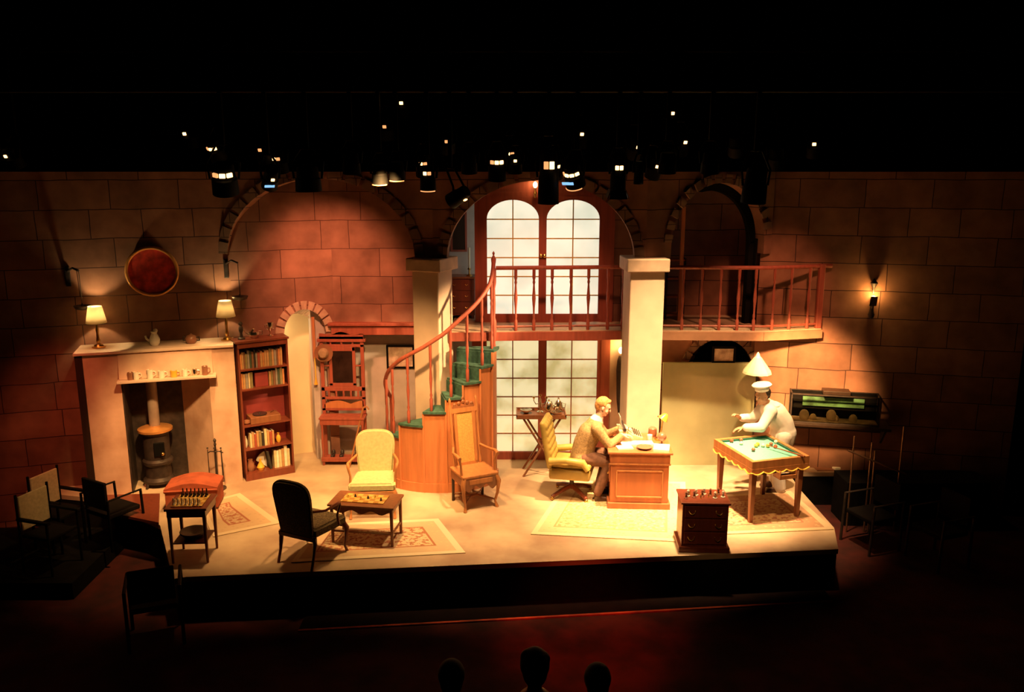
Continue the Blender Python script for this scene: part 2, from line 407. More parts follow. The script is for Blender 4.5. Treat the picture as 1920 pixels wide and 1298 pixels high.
# splayed brick reveal on the right of that arch
def splay(name, p, ang, s0, s1, zs, rz_, a0, a1, dx, dz, dep, mat_):
    m = MB(); c = (s0 + s1) / 2; r = (s1 - s0) / 2; n = 7
    for i in range(n):
        u0 = a0 + (a1 - a0) * i / n + .03; u1 = a0 + (a1 - a0) * (i + 1) / n - .03
        f0 = (c - r * math.cos(u0), .1, zs + rz_ * math.sin(u0)); f1 = (c - r * math.cos(u1), .1, zs + rz_ * math.sin(u1))
        g0 = (f0[0] + dx, .1 + dep, f0[2] + dz); g1 = (f1[0] + dx, .1 + dep, f1[2] + dz)
        m.prism([f0, f1, g1, g0], (.0, .03, .0))
    return m.build(name, mat_, loc=p, rz=ang, kind='structure')
splay('trim_4', wp, wa, sa, sb, 1.95, .36, PI * .45, PI * 1.0, -.10, -.10, .14, M_ringl)
# alcove beyond the opening
MB().box(sa - .6, .45, 0, sb + .5, .5, 2.8).build('wall_alcove', M_cream, loc=wp, rz=wa, kind='structure')
MB().box(sb - .2, .12, 0, sb + .0, .45, 2.28).build('wall_alcove_side', M_grey, loc=wp, rz=wa, kind='structure')
# flat wall above the timber beam and the recess under it
XC1 = -.93
wallseg('wall_back_upper', c2, (XC1, 12.2), 2.0, ZT, M_wall2, t=.1)
MB().box(-2.62, 12.12, 1.92, XC1, 12.22, 2.06, bev=.006).build('trim_5', M_red, kind='structure')
MB().box(-2.66, 12.08, 2.06, XC1, 12.22, 2.10, bev=.004).build('trim_6', M_red, kind='structure')
wallseg('wall_recess', (-3.0, 12.5), (-.2, 12.5), 0, 2.0, M_grey, t=.1)
l = bpy.data.lights.new('alcove_light', 'POINT'); l.energy = 26; l.color = (1, .72, .32); l.shadow_soft_size = .1
lo = bpy.data.objects.new('alcove_light', l); col.objects.link(lo); lo.location = wp + Vector((math.cos(wa) * .25, math.sin(wa) * .25, 1.95)) + Vector((-math.sin(wa), math.cos(wa), 0)) * .25
# columns
def column(cx, cy, wd, rz, zc, label, capw):
    t = thing('stone_column', label, 'column', (cx, cy, 0), rz)
    h = wd / 2
    MB().box(-h, -h, 0, h, h, zc, bev=.015).build('column_shaft', M_col, t)
    MB().box(-capw / 2, -capw / 2, zc, capw / 2, capw / 2, zc + .17, bev=.012).build('capital', M_cap, t)
    return t
column(-1.08, 11.50, .40, R(-24), 2.95, 'square stone column rising through the curve of the winding stair', .52)
column(1.76, 11.33, .46, R(4), 2.97, 'square stone column standing behind the lit desk', .56)
# arcade above the capitals
zs = 3.12
def arcade(name, p, q, s0, s1, rise, nring, wd, gap=.02):
    o, p3, ang, L = wallseg(name, p, q, zs, ZT, M_wall, t=.2, holes=[arcpts(s0, s1, zs, rise, 28)])
    ring(name.replace('wall', 'trim') + '_ring', p3, ang, s0, s1, zs, rise, wd, M_ring, n=nring, y=-.02, dep=.03, gap=gap)
A0 = Vector((-3.92, 11.72)); A1 = Vector((-1.05, 11.38)); A2 = Vector((1.76, 11.24)); A3 = Vector((3.62, 11.95))
arcade('wall_arcade_left', A0, A1, .02, s_on(A0, A1, 778, 3.2), 1.04, 17, .13)
arcade('wall_arcade_middle', A1, A2, s_on(A1, A2, 838, 3.2), s_on(A1, A2, 1190, 3.2), 1.02, 19, .13)
# right arch with deep reveal
s0 = s_on(A2, A3, 1258, 3.2); s1 = s_on(A2, A3, 1432, 3.2)
h = [(s0, 0)] if False else []
_, p3, ang3, L3 = wallseg('wall_arcade_right', A2, A3, zs, ZT, M_wall, t=.28, holes=[arcpts(s0, s1, zs + .18, .80, 28)[0:0] + [(s0, zs), (s0, zs + .18)] + arcpts(s0, s1, zs + .18, .80, 28)[1:-1] + [(s1, zs + .18), (s1, zs)]])
ring('trim_arcade_right_ring', p3, ang3, s0, s1, zs + .18, .80, .12, M_ring, n=15, y=-.03, dep=.07, gap=.04, a1=PI * .95)
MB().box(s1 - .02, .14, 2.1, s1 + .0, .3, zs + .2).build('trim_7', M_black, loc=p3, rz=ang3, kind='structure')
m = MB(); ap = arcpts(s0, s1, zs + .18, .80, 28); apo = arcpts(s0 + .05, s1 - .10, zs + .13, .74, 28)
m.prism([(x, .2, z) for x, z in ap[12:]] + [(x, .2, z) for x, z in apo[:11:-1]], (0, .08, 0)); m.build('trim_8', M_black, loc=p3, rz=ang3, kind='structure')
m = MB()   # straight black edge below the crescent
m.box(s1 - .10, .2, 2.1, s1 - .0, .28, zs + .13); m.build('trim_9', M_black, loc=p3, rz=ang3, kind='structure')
# stone wall seen through the right arch and the right wall
wallseg('wall_back_right', (1.2, 12.75), (4.2, 12.75), 2.05, ZT, M_wall)
RW0 = Vector((3.50, 12.02)); RW1 = Vector((6.9, 11.25))
wallseg('wall_right', RW0, RW1, -.5, ZT, M_wall, t=.12)
# upstairs lobby behind the middle arch, left of the doors
wallseg('wall_lobby', (-1.3, 12.95), (.1, 12.95), 2.05, ZT, M_grey, t=.08)

# balcony slab and fascia
zB = 2.10
bf = [(-.86, 11.47), (1.5, 11.59), (3.45, 11.50), (4.32, 11.70)]
bo = [(x, y, zB) for x, y in bf] + [(4.34, 11.85, zB), (3.5, 12.05, zB), (3.5, 12.75, zB), (-.86, 12.75, zB)]
MB().prism([(x, y, z) for x, y, z in bo], (0, 0, -.05)).build('floor_balcony', M_floor, kind='structure')
for k, ((x0, y0), (x1, y1)) in enumerate(zip(bf, bf[1:])):
    m = MB(); d = Vector((x1 - x0, y1 - y0, 0)); n_ = Vector((d.y, -d.x, 0)).normalized() * .035
    m.prism([(x0, y0, zB - .012), (x1, y1, zB - .012), (x1, y1, zB - .13), (x0, y0, zB - .13)], n_)
    m.build(('trim_10', 'trim_16', 'trim_17')[k], (M_red, M_fasc, M_fasc)[k], kind='structure')

# door wall: red timber frame holding two storeys of glazed doors
YD = 12.2
xl = D(905, 600, YD).x; xr = D(1140, 600, YD).x; xm = D(1017, 500, YD).x
def door_leaf(idx, x0, x1, z0, z1, rows, cols, arch, pane, left_knob=None):
    """a glazed leaf: stiles and rails, glazing bars, one glowing sheet"""
    st = .055; g0, g1 = x0 + st, x1 - st; b0 = z0 + .12; t0 = z1 - .05
    m = MB(); hole = []
    if arch:
        zsq = t0 - .27; out = arcpts(g0, g1, zsq, .27, 20)
    else: out = [(g0, t0), (g1, t0)]
    hole = [(g0, b0)] + out + [(g1, b0)]
    # two half frames so the outline has no inner loop
    xm_ = (g0 + g1) / 2; mid = len(out) // 2
    topz = out[mid][1] if arch else t0
    L_ = [(x0, z0), (xm_, z0), (xm_, b0), (g0, b0)] + (out[:mid] + [(xm_, topz)] if arch else [(g0, t0), (xm_, t0)]) + [(xm_, z1), (x0, z1)]
    R_ = [(x1, z0), (x1, z1), (xm_, z1)] + ([(xm_, topz)] + out[mid + 1:] if arch else [(xm_, t0), (g1, t0)]) + [(g1, b0), (xm_, b0), (xm_, z0)]
    m.prism([(x, YD - .03, z) for x, z in L_], (0, .06, 0)); m.prism([(x, YD - .03, z) for x, z in R_], (0, .06, 0))
    d = m.build('door_%d' % idx, M_red, kind='structure')
    m = MB(); w_ = .008
    for i in range(1, cols):
        x = g0 + (g1 - g0) * i / cols; m.box(x - w_, YD - .02, b0, x + w_, YD + .0, topz)
    hgt = t0 - b0
    for i in range(1, rows):
        z = b0 + hgt * i / rows
        a_, b_ = g0, g1
        if arch and z > t0 - .27:
            k = math.sqrt(max(0, 1 - ((z - (t0 - .27)) / .27) ** 2)); c = (g0 + g1) / 2; a_ = c - (g1 - g0) / 2 * k; b_ = c + (g1 - g0) / 2 * k
        m.box(a_, YD - .018, z - w_, b_, YD + .0, z + w_)
    m.build('glazing_bars', M_board if arch else M_oak, d)  # golden tone on the upper bars painted in for lit oak
    if arch: pts = [(g0, YD + .01, b0)] + [(x, YD + .01, z) for x, z in out] + [(g1, YD + .01, b0)]
    else: pts = [(g0, YD + .01, b0), (g0, YD + .01, t0), (g1, YD + .01, t0), (g1, YD + .01, b0)]
    MB().prism(pts, (0, .01, 0)).build('glass_pane', pane, d)
    if left_knob is not None:
        kx = x1 - .025 if left_knob else x0 + .025
        MB().lathe([(.0, 0), (.012, .0), (.012, .03), (.024, .04), (.026, .055), (.0, .068)], 12, Matrix.Translation((kx, YD - .03, zB + .97)) @ Matrix.Rotation(PI / 2, 4, 'X')).build('door_knob', M_gold, d, smooth=40)
    return d
dxl = D(906, 480, YD).x; dxr = D(1130, 480, YD).x
ztop = D(1000, 368, YD).z
door_leaf(1, dxl, xm, zB + .0, ztop, 6, 2, True, M_paneU, True)
door_leaf(2, xm, dxr, zB + .0, ztop, 6, 2, True, M_paneU, False)
dll = D(906, 700, YD).x; dlr = D(1126, 700, YD).x
zl1 = D(1000, 632, YD).z
door_leaf(3, dll, xm + .01, .0, zl1, 6, 2, False, M_paneL)
door_leaf(4, xm + .01, dlr, .0, zl1, 6, 2, False, M_paneL)
m = MB()
m.box(dxl - .12, YD - .02, zB, dxl, YD + .08, ztop + .5); m.box(dxr, YD - .02, zB, dxr + .16, YD + .08, ztop + .5)
m.box(dxl, YD - .02, ztop, dxr, YD + .08, ztop + .06); m.box(dxl - .12, YD + .0, ztop + .06, dxr + .12, YD + .06, ztop + .75)
m.build('trim_11', M_red, kind='structure')
m = MB(); m.box(dll - .16, YD - .02, 0, dll, YD + .08, zB - .06); m.box(dlr, YD - .04, 0, dlr + .13, YD + .08, zB - .06)
m.box(dll, YD - .02, zl1, dlr, YD + .08, zB - .05)
m.box(xm - .05, YD - .045, 0, xm + .07, YD - .02, zl1)
m.build('trim_12', M_red, kind='structure')
# stone pier right of the upper doors and plaster below
wallseg('wall_pier', (dxr + .16, YD + .02), (2.15, YD + .02), zB, ZT, M_wall2, t=.1)
MB().box(D(1278, 500, 12.3).x - .03, 12.27, zB, D(1278, 500, 12.3).x + .02, 12.34, 3.75).build('trim_13', M_orange, kind='structure')
wallseg('wall_lower_pier', (dlr + .13, YD + .03), (2.2, YD + .03), 0, 2.05, M_plaster, t=.1)
# lower right: arched niche behind a plastered screen wall
pN = Vector((2.15, 12.1)); qN = Vector((3.6, 12.1))
n0 = s_on(pN, qN, 1290, 1.7); n1 = s_on(pN, qN, 1412, 1.7)
wallseg('wall_niche', pN, qN, 0, 2.05, M_wall, t=.1, holes=[[(n0, 0), (n0, 1.4)] + arcpts(n0, n1, 1.4, .47)[1:-1] + [(n1, 1.4), (n1, 0)]])
ring('trim_14', Vector((*pN, 0)), 0, n0, n1, 1.4, .47, .10, M_ring, n=11, gap=.03)
splay('trim_15', Vector((*pN, 0)), 0, n0, n1, 1.4, .47, 0, PI * .5, .12, -.02, .12, M_ring)
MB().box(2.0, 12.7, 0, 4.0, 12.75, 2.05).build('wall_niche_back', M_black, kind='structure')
xs0 = D(1243, 700, 11.95).x; xs1 = D(1419, 700, 11.95).x
MB().box(xs0, 11.93, 0, xs1, 11.99, D(1300, 681, 11.93).z).build('wall_screen', M_sage, kind='structure')
MB().box(-7.6, 9.6, -.5, -7.5, 13, 5).build('wall_side', M_black, kind='structure')

# ------------------------------------------------------------------ winding stair
st = thing('winding_staircase', 'orange panelled winding staircase with green carpeted treads and red handrail', 'staircase', (-1.0, 11.45, 0))
bounds = [-206, -188, -170, -152, -130, -103, -81, -64, -44, -24, 0]
RX, RY = .80, .60
def ep(a, k=1.0, z=0): return Vector((RX * k * math.cos(R(a)), RY * k * math.sin(R(a)), z))
def ip(a, z=0): return Vector((.27 * math.cos(R(a)), .27 * math.sin(R(a)), z))
for k in range(10):
    a0, a1 = bounds[k], bounds[k + 1]; z = .19 * (k + 1)
    sub_ = 4
    angs = [a0 + (a1 - a0) * i / sub_ for i in range(sub_ + 1)]
    out = [ep(a, 1.03, z) for a in angs] + [ip(a, z) for a in angs[::-1]]
    MB().prism(out, (0, 0, -.03)).build('tread', M_green, st)
    # riser under the front of this tread
    p0 = ep(a0, 1.0, 0); p1 = ip(a0, 0); d = (p1 - p0); n_ = Vector((-d.y, d.x, 0)).normalized() * .012
    MB().prism([(p0.x, p0.y, z - .19), (p1.x, p1.y, z - .19), (p1.x, p1.y, z - .03), (p0.x, p0.y, z - .03)], n_).build('riser', M_green, st)
    # outer panel from floor to tread
    m = MB(); o_ = [ep(a, .985, 0) for a in angs]; i_ = [ep(a, .955, 0) for a in angs[::-1]]
    m.prism([Vector((v.x, v.y, 0)) for v in o_ + i_], (0, 0, z - .03))
    o2 = [ep(a, 1.01, 0) for a in angs]
    m.prism([Vector((v.x, v.y, 0)) for v in o2 + i_], (0, 0, .13)) # skirting
    mid = ep(a0, 1.0); m.box(mid.x - .012, mid.y - .012, 0, mid.x + .012, mid.y + .012, z - .03)
    m.build('side_panel', M_orange, st)
    # banister(s)
    if k >= 1:
        am = a0 + (a1 - a0) * .35
        b_ = ep(am, .94, z)
        H_ = .90
        prof = [(.016, 0), (.022, .02), (.022, .16), (.012, .19), (.020, .22), (.012, .25), (.013, .30), (.021, .44), (.013, .58), (.018, .62), (.012, .66), (.02, .69), (.02, H_)]
        MB().lathe(prof, 10, c=(b_.x, b_.y, z)).build('banister', M_red, st, smooth=40)
hr = []
for i in range(42):
    a = -200 + 200 * i / 41
    # height follows the steps
    kk = 0
    for k in range(10):
        if bounds[k] <= a <= bounds[k + 1]: kk = k + (a - bounds[k]) / (bounds[k + 1] - bounds[k])
    if a <= bounds[0]: kk = 0
    p_ = ep(a, .94); hr.append((p_.x, p_.y, .19 * (kk + 1) + .86 + (.12 if a > -20 else 0) * (a + 20) / 20))
hr = [(hr[0][0] - .0, hr[0][1] + .0, hr[0][2] - .75)] + [(hr[0][0] - .0, hr[0][1], hr[0][2] - .2)] + hr
MB().tube(hr, .028, 10).build('handrail', M_red, st, smooth=60)
p_ = ep(0, .94)
MB().lathe([(.03, 1.65), (.03, 1.75), (.018, 1.8), (.03, 1.88), (.02, 1.95), (.035, 2.05), (.035, 2.25), (.02, 2.3), (.026, 2.5), (.02, 2.7), (.035, 2.78), (.035, 2.95), (.02, 3.0), (.03, 3.05), (.035, 3.1), (.01, 3.15), (.018, 3.18), (.0, 3.21)], 12, c=(p_.x + .0, p_.y, 0)).build('newel_post', M_red, st, smooth=40)

# ------------------------------------------------------------------ balcony railing
rl = thing('balcony_railing', 'long red turned wooden balustrade along the balcony edge', 'railing', (0, 0, zB))
pts = [(-.22, 11.52), (1.5, 11.63), (3.45, 11.54), (4.30, 11.74)]
MB().tube([(x, y, .87) for x, y in pts] + [(4.42, 11.76, .87)], .028, 8).build('handrail', M_red, rl, smooth=50)
MB().tube([(x, y, .06) for x, y in pts], .016, 6).build('bottom_rail', M_red, rl)
bprof = [(.020, 0), (.024, .02), (.024, .14), (.012, .17), (.020, .20), (.012, .24), (.015, .32), (.026, .45), (.018, .55), (.012, .64), (.020, .67), (.014, .70), (.022, .73), (.022, .86)]
bpx = [967, 1001, 1035, 1070, 1103, 1140, 1168, 1280, 1315, 1350, 1384, 1415, 1450, 1482, 1516]
proto = None
for px in bpx:
    # walk along the rail to the place of each baluster
    for (x0, y0), (x1, y1) in zip(pts, pts[1:]):
        s_ = s_on(Vector((x0, y0)), Vector((x1, y1)), px, 2.5); L = math.hypot(x1 - x0, y1 - y0)
        if .002 < s_ < L - .002: break
    t_ = s_ / L; x = x0 + (x1 - x0) * t_; y = y0 + (y1 - y0) * t_
    if proto is None: proto = MB().lathe(bprof, 10).build('baluster', M_red, rl, loc=(x, y, 0), smooth=40)
    else: c = proto.copy(); col.objects.link(c); c.parent = rl; c.location = (x, y, 0)
MB().box(-.04, -.04, 0, .04, .04, .90, bev=.008).build('end_post', M_red, rl, loc=(4.28, 11.74, 0))

# ------------------------------------------------------------------ fireplace
fp = thing('fireplace', 'pink plaster fireplace with deep mantel and sloping mug ledge', 'fireplace', (base.x, base.y, 0), math.atan2(.288, .958))
FH = 1.96
m = MB(); m.box(0, 0, 0, .43, .42, FH - .02); m.build('left_pillar', M_pink, fp)
MB().box(1.52, 0, 0, 1.86, .42, FH - .02).build('right_pillar', M_pink, fp)
MB().prism([(.42, -.005, FH - .02), (.42, .40, FH - .02), (.42, .40, FH - .36), (.42, -.07, FH - .36)], (1.16, 0, 0)).build('chimney_breast', M_pink, fp)
MB().box(-.10, -.04, FH - .02, 1.86, .52, FH + .015, bev=.006).build('mantel_shelf', M_plaster, fp)
MB().box(.40, -.17, FH - .395, 1.62, .02, FH - .365, bev=.005).build('mug_ledge', M_plaster, fp)
m = MB(); m.prism([(.43, .0, 0), (.43, .0, 1.60), (.43, .5, 1.60), (.43, .5, 0)], (.02, 0, 0)); m.build('left_cheek', M_iron, fp)  # iron-dark tone put in for the shade inside the opening
m = MB(); m.prism([(1.52, .02, 0), (1.12, .49, 0), (1.12, .49, 1.60), (1.52, .02, 1.60)], (.03, .03, 0)); m.build('right_cheek', M_pink, fp)
MB().box(.44, .485, 0, 1.2, .505, 1.60).build('fireback', M_iron, fp)  # dark tone here also stands for shade at the back
MB().box(.0 - .09, -.01, 0, 0, .40, FH - .02).build('side_strip', M_darkwood, fp)  # narrow dark strip along the outer side of the left pillar
def onfp(x, y, z): 
    v = Matrix.Rotation(math.atan2(.288, .958), 3, 'Z') @ Vector((x, y, 0)); return (base.x + v.x, base.y + v.y, z)
fa = math.atan2(.288, .958)
# stove
sv = thing('iron_stove', 'small black iron stove with a tall grey flue standing in the fireplace', 'stove', onfp(.76, .25, 0), fa)
MB().lathe([(.20, .06), (.21, .10), (.17, .14), (.165, .30), (.20, .34), (.20, .37), (.17, .40), (.17, .74), (.20, .78)], 20).build('stove_body', M_iron, sv, smooth=35)
MB().lathe([(.20, .78), (.225, .79), (.225, .82), (.19, .835), (.07, .86)], 24).build('top_plate', M_copperrim, sv, smooth=35)
MB().lathe([(.07, .84), (.07, 1.75)], 16).build('flue_pipe', M_pipe, sv, smooth=35)
m = MB(); m.box(-.02, -.19, .46, .12, -.165, .66, bev=.01); m.build('stove_door', M_blk2, sv)
MB().sph((.09, -.20, .50), .025).build('door_knob', M_gold, sv, smooth=40)
for a in (45, 135, 225, 315):
    MB().tube([(.15 * math.cos(R(a)), .15 * math.sin(R(a)), .10), (.20 * math.cos(R(a)), .20 * math.sin(R(a)), .05), (.22 * math.cos(R(a)), .22 * math.sin(R(a)), .0)], .018, 6).build('leg', M_iron, sv)
# hearth tool stand
ft = thing('fire_tool_stand', 'slender iron fire tool stand before the right fireplace pillar', 'fire tools', (-4.02, 11.0, 0))
MB().lathe([(.11, 0), (.11, .015), (.02, .03), (.012, .06), (.012, .62), (.02, .64), (.012, .66), (.022, .70), (.0, .73)], 12).build('stand', M_iron, ft, smooth=40)
MB().tube([(-.10, 0, .52), (-.06, -.03, .55), (0, -.04, .55), (.06, -.03, .55), (.10, 0, .52)], .008, 6).build('rack', M_iron, ft)
for x, nm in ((-.09, 'poker'), (.0, 'shovel'), (.09, 'tongs')):
    m = MB(); m.cyl((x, -.045, .12), (x, -.045, .58), .006)
    if nm == 'shovel': m.box(x - .04, -.05, .04, x + .04, -.04, .17, bev=.003)
    elif nm == 'tongs': m.cyl((x + .015, -.045, .12), (x + .004, -.045, .58), .005)
    m.sph((x, -.045, .60), .013); m.build(nm, M_iron, ft, smooth=40)
# table lamps on the mantel
def table_lamp(loc, label, power):
    t = thing('table_lamp', label, 'lamp', loc, 0, 'mantel lamps')
    MB().lathe([(.085, 0), (.085, .012), (.06, .02), (.05, .04), (.02, .05)], 18).build('lamp_base', M_gold, t, smooth=40)
    MB().lathe([(.018, .05), (.028, .09), (.018, .13), (.015, .20), (.024, .23), (.015, .27), (.012, .33)], 12).build('lamp_stem', M_gold, t, smooth=40)
    m = MB(); n = 28; pr = [(.13, .33), (.085, .55)]; rings = []
    for r_, z in pr:
        rings.append([m.bm.verts.new((r_ * math.cos(2 * PI * i / n), r_ * math.sin(2 * PI * i / n), z)) for i in range(n)])
    for i in range(n):
        j = (i + 1) % n; m.bm.faces.new((rings[0][i], rings[0][j], rings[1][j], rings[1][i]))
    o = m.build('lamp_shade', M_shade, t, smooth=60); sm = o.modifiers.new('thick', 'SOLIDIFY'); sm.thickness = .002
    MB().sph((0, 0, .42), .028).build('bulb', M_bulb, t, smooth=40)
    l = bpy.data.lights.new('lamp_light', 'POINT'); l.energy = power; l.color = (1, .70, .30); l.shadow_soft_size = .018
    lo = bpy.data.objects.new('lamp_light', l); col.objects.link(lo); lo.parent = t; lo.location = (0, 0, .475)
    # keep the bulb from blocking its own lamp
    return t
MT = FH + .015
table_lamp(onfp(.16, .30, MT), 'lit brass table lamp on the left end of the mantel shelf', 17)
table_lamp(onfp(1.78, .30, MT), 'lit brass table lamp on the right end of the mantel, beside the bookcase', 17)
# jug and pot
t = thing('china_jug', 'white china jug standing on the mantel shelf', 'jug', onfp(.86, .22, MT))
MB().lathe([(.045, 0), (.065, .03), (.07, .08), (.05, .13), (.035, .16), (.045, .19)], 16).build('jug_body', M_china, t, smooth=40)
MB().tube([(-.06, 0, .05), (-.11, 0, .09), (-.12, 0, .13)], .014, 8).build('spout', M_china, t, smooth=40)
MB().sph((0.02, 0, .20), .03).build('lid', M_china, t, smooth=40)
t = thing('copper_pot', 'squat dark lidded pot near the right side of the mantel shelf', 'pot', onfp(1.32, .22, MT))
MB().lathe([(.05, 0), (.075, .03), (.078, .07), (.06, .10), (.03, .115), (.012, .13), (.0, .14)], 16).build('pot_body', M_brownc, t, smooth=40)
for s_ in (-1, 1): MB().tube([(s_ * .07, 0, .08), (s_ * .11, 0, .09), (s_ * .11, 0, .04), (s_ * .075, 0, .04)], .009, 6).build('handle', M_iron, t, smooth=40)
# mugs on the ledge
ML = FH - .365
mugs = [(.46, M_brownc, .10, .035, 'brown and white beer mug at the left end of the mug ledge'), (.53, M_china, .10, .036, 'white mug second on the ledge, its side touching the brown one'),
        (.70, M_china, .12, .04, 'tall cream jug shaped mug on the mug ledge'), (.84, M_china, .095, .042, 'wide white mug standing left of the yellow mug'),
        (.99, M_yell, .09, .045, 'bright yellow mug in the middle of the mug ledge'), (1.13, M_china, .095, .036, 'white mug standing just right of the yellow mug'),
        (1.25, M_silver, .09, .034, 'small grey pewter tankard on the right half of the mug ledge'), (1.38, M_brownc, .12, .038, 'dark brown tankard at the right end of the mug ledge')]
for x, mt, h_, r_, lb in mugs:
    t = thing('mug', lb, 'mug', onfp(x + .10, -.08, ML), fa, 'mugs on the ledge')
    MB().lathe([(r_ * .9, 0), (r_, .01), (r_ * .92, h_ * .5), (r_, h_), (r_ * .85, h_), (r_ * .8, h_ * .3), (.0, h_ * .28)], 14).build('mug_body', mt, t, smooth=40)
    MB().tube([(r_ * .9, 0, h_ * .8), (r_ + .025, 0, h_ * .75), (r_ + .028, 0, h_ * .35), (r_ * .9, 0, h_ * .22)], .006, 6).build('handle', mt, t, smooth=40)
# round copper tray on the wall
wn = math.atan2(.288, .958)
def onwall(px, py, off=.03):
    """point of the left wall plane seen at the pixel"""
    o_ = Vector((0, 0, CH)); P1 = D(px, py, 10) - o_
    n3 = Vector((-.288, .958, 0)); t_ = (Vector((corner.x, corner.y, 0)) - o_).dot(n3) / P1.dot(n3)
    return o_ + P1 * t_ - n3 * off
c = onwall(286, 508, .05)
t = thing('copper_tray', 'large round engraved copper tray hanging above the fireplace', 'tray', c, wn)
Mx = Matrix.Rotation(PI / 2, 4, 'X')
MB().lathe([(.0, 0), (.27, 0), (.30, .02), (.31, .02), (.0, -.012)][0:1] + [(.27, 0), (.30, .018), (.27, .01), (.0, .006)], 40, Mx).build('tray_dish', M_copper, t, smooth=30)
MB().tube([(.318 * math.cos(R(x)), -.012, .318 * math.sin(R(x))) for x in range(0, 361, 10)], .024, 10).build('tray_rim', M_copperrim, t, smooth=40)
# wrought iron hanging brackets
def bracket(px, py, label):
    c = onwall(px, py, .0)
    t = thing('iron_bracket', label, 'wall bracket', c, wn)
    MB().box(-.03, -.03, -.12, .03, 0, .14, bev=.008).build('back_plate', M_iron, t)
    MB().tube([(0, -.03, .08), (.08, -.10, .13), (.16, -.16, .10)], .014, 6).build('arm', M_iron, t, smooth=40)
    MB().cyl((.16, -.16, .10), (.16, -.16, -.34), .005).build('chain', M_iron, t)
    MB().lathe([(.02, -.42), (.09, -.40), (.11, -.36), (.02, -.38), (.01, -.33)], 16, c=(.16, -.16, 0)).build('hanging_dish', M_iron, t, smooth=40)
bracket(424, 505, 'black iron bracket with hanging dish above the right mantel lamp')
bracket(128, 520, 'black iron bracket with hanging dish in the shadow left of the copper tray')

# ------------------------------------------------------------------ ottoman
t = thing('ottoman', 'rust red velvet ottoman with a domed top, right of the stove', 'ottoman', (-4.12, 10.42, 0), R(8))
m = MB(); n = 9; pts = []
for i in range(n):
    x = -.33 + .66 * i / (n - 1); pts.append((x, -.2, .31 + .07 * math.sin(PI * i / (n - 1))))
m.prism([(-.33, -.2, .26)] + pts + [(.33, -.2, .26)], (0, .42, 0)); m.build('domed_top', M_otto, t, smooth=30)
m = MB()
m.prism([(-.32, -.19, .04), (.32, -.19, .04), (.32, .2, .04), (-.32, .2, .04)], (0, 0, .22)); m.build('skirt', M_otto, t)
MB().tube([(-.33, -.205, .285), (0, -.21, .29), (.33, -.205, .285)], .012, 6).build('piping', M_otto, t)
for x in (-.29, .29):
    for y in (-.16, .17): MB().cyl((x, y, 0), (x, y, .05), .022, .028).build('leg', M_mahog, t)

# ------------------------------------------------------------------ chess furniture
def chess_piece_mesh(h, r_):
    return [(r_, 0), (r_, .008), (r_ * .6, .016), (r_ * .4, h * .5), (r_ * .65, h * .62), (r_ * .4, h * .68), (r_ * .6, h * .82), (r_ * .3, h), (0, h * 1.03)]
_pieces = {}
def chessman(loc, m_, h, label, group):
    key = (m_.name, h, group)
    if key not in _pieces:
        o = MB().lathe(chess_piece_mesh(h, .015 if h != .081 else .026), 10).build('chess_piece', m_, smooth=40); tag(o, label, 'chess piece', group); o.location = loc; _pieces[key] = o
    else:
        o = _pieces[key].copy(); col.objects.link(o); o.location = loc; o['label'] = label
    return o
# small chess table left
t = thing('chess_table', 'small square mahogany chess table at the dark left edge of the stage', 'table', (-3.60, 8.98, 0), R(3))
MB().box(-.23, -.22, .63, .23, .22, .66, bev=.006).build('tabletop', M_mahog, t)
MB().box(-.21, -.20, .55, .21, .20, .63).build('apron', M_mahog, t)
for x in (-.19, .19):
    for y in (-.18, .18): MB().cyl((x, y, 0), (x, y, .56), .014, .024, 8).build('leg', M_mahog, t)
MB().box(-.18, -.17, .22, .18, .17, .235).build('lower_shelf', M_mahog, t)
o = MB().box(-.17, -.17, 0, .17, .17, .012).build('chessboard', M_check, loc=(-3.60, 8.98, .66), rz=R(3)); tag(o, 'pale chessboard lying on the small table beside the red ottoman', 'chessboard')
for i in range(7):
    for j in range(2):
        x = -3.60 - .14 + .045 * i
        chessman((x, 8.98 + .10 + j * .045, .672), M_blackc, .085 if j else .055, 'dark chess piece in the back ranks on the small left table', 'dark pieces on the small table')
        chessman((x, 8.98 - .14 + j * .045, .672), M_china, .055 if j else .085, 'pale chess piece in the front ranks on the small left table', 'pale pieces on the small table')
o = MB().lathe([(.09, 0), (.15, .06), (.15, .075), (.12, .07), (.0, .03)], 18).build('wooden_bowl', M_darkwood, loc=(-3.60, 8.98, .235), smooth=40); tag(o, 'dark round bowl on the lower shelf of the chess table', 'bowl')
# coffee table
ct = thing('coffee_table', 'low walnut coffee table with a carved apron between the two armchairs', 'table', (-1.72, 9.42, 0), R(-9))
CTH = .50
MB().box(-.40, -.21, CTH - .03, .40, .23, CTH, bev=.01).build('tabletop', M_walnut, ct)
m = MB(); pts = [(-.36, -.18, CTH - .03)]
for i in range(21):
    x = -.36 + .72 * i / 20; pts.append((x, -.18, CTH - .09 + .022 * math.cos(i / 20 * 6 * PI)))
pts.append((.36, -.18, CTH - .03)); m.prism(pts, (0, .015, 0))
m.box(-.36, .19, CTH - .09, .36, .205, CTH - .03); m.box(-.37, -.18, CTH - .09, -.355, .2, CTH - .03); m.box(.355, -.18, CTH - .09, .37, .2, CTH - .03); m.build('apron', M_walnut, ct)
for x in (-.36, .36):
    for y in (-.17, .19): MB().cyl((x, y, 0), (x, y, CTH - .03), .017, .022, 8).build('leg', M_walnut, ct)
m = MB(); m.box(-.36, -.18, .15, .36, -.165, .17); m.box(.35, -.17, .15, .37, .19, .17); m.box(-.37, -.17, .15, -.35, .19, .17); m.build('stretcher', M_walnut, ct)
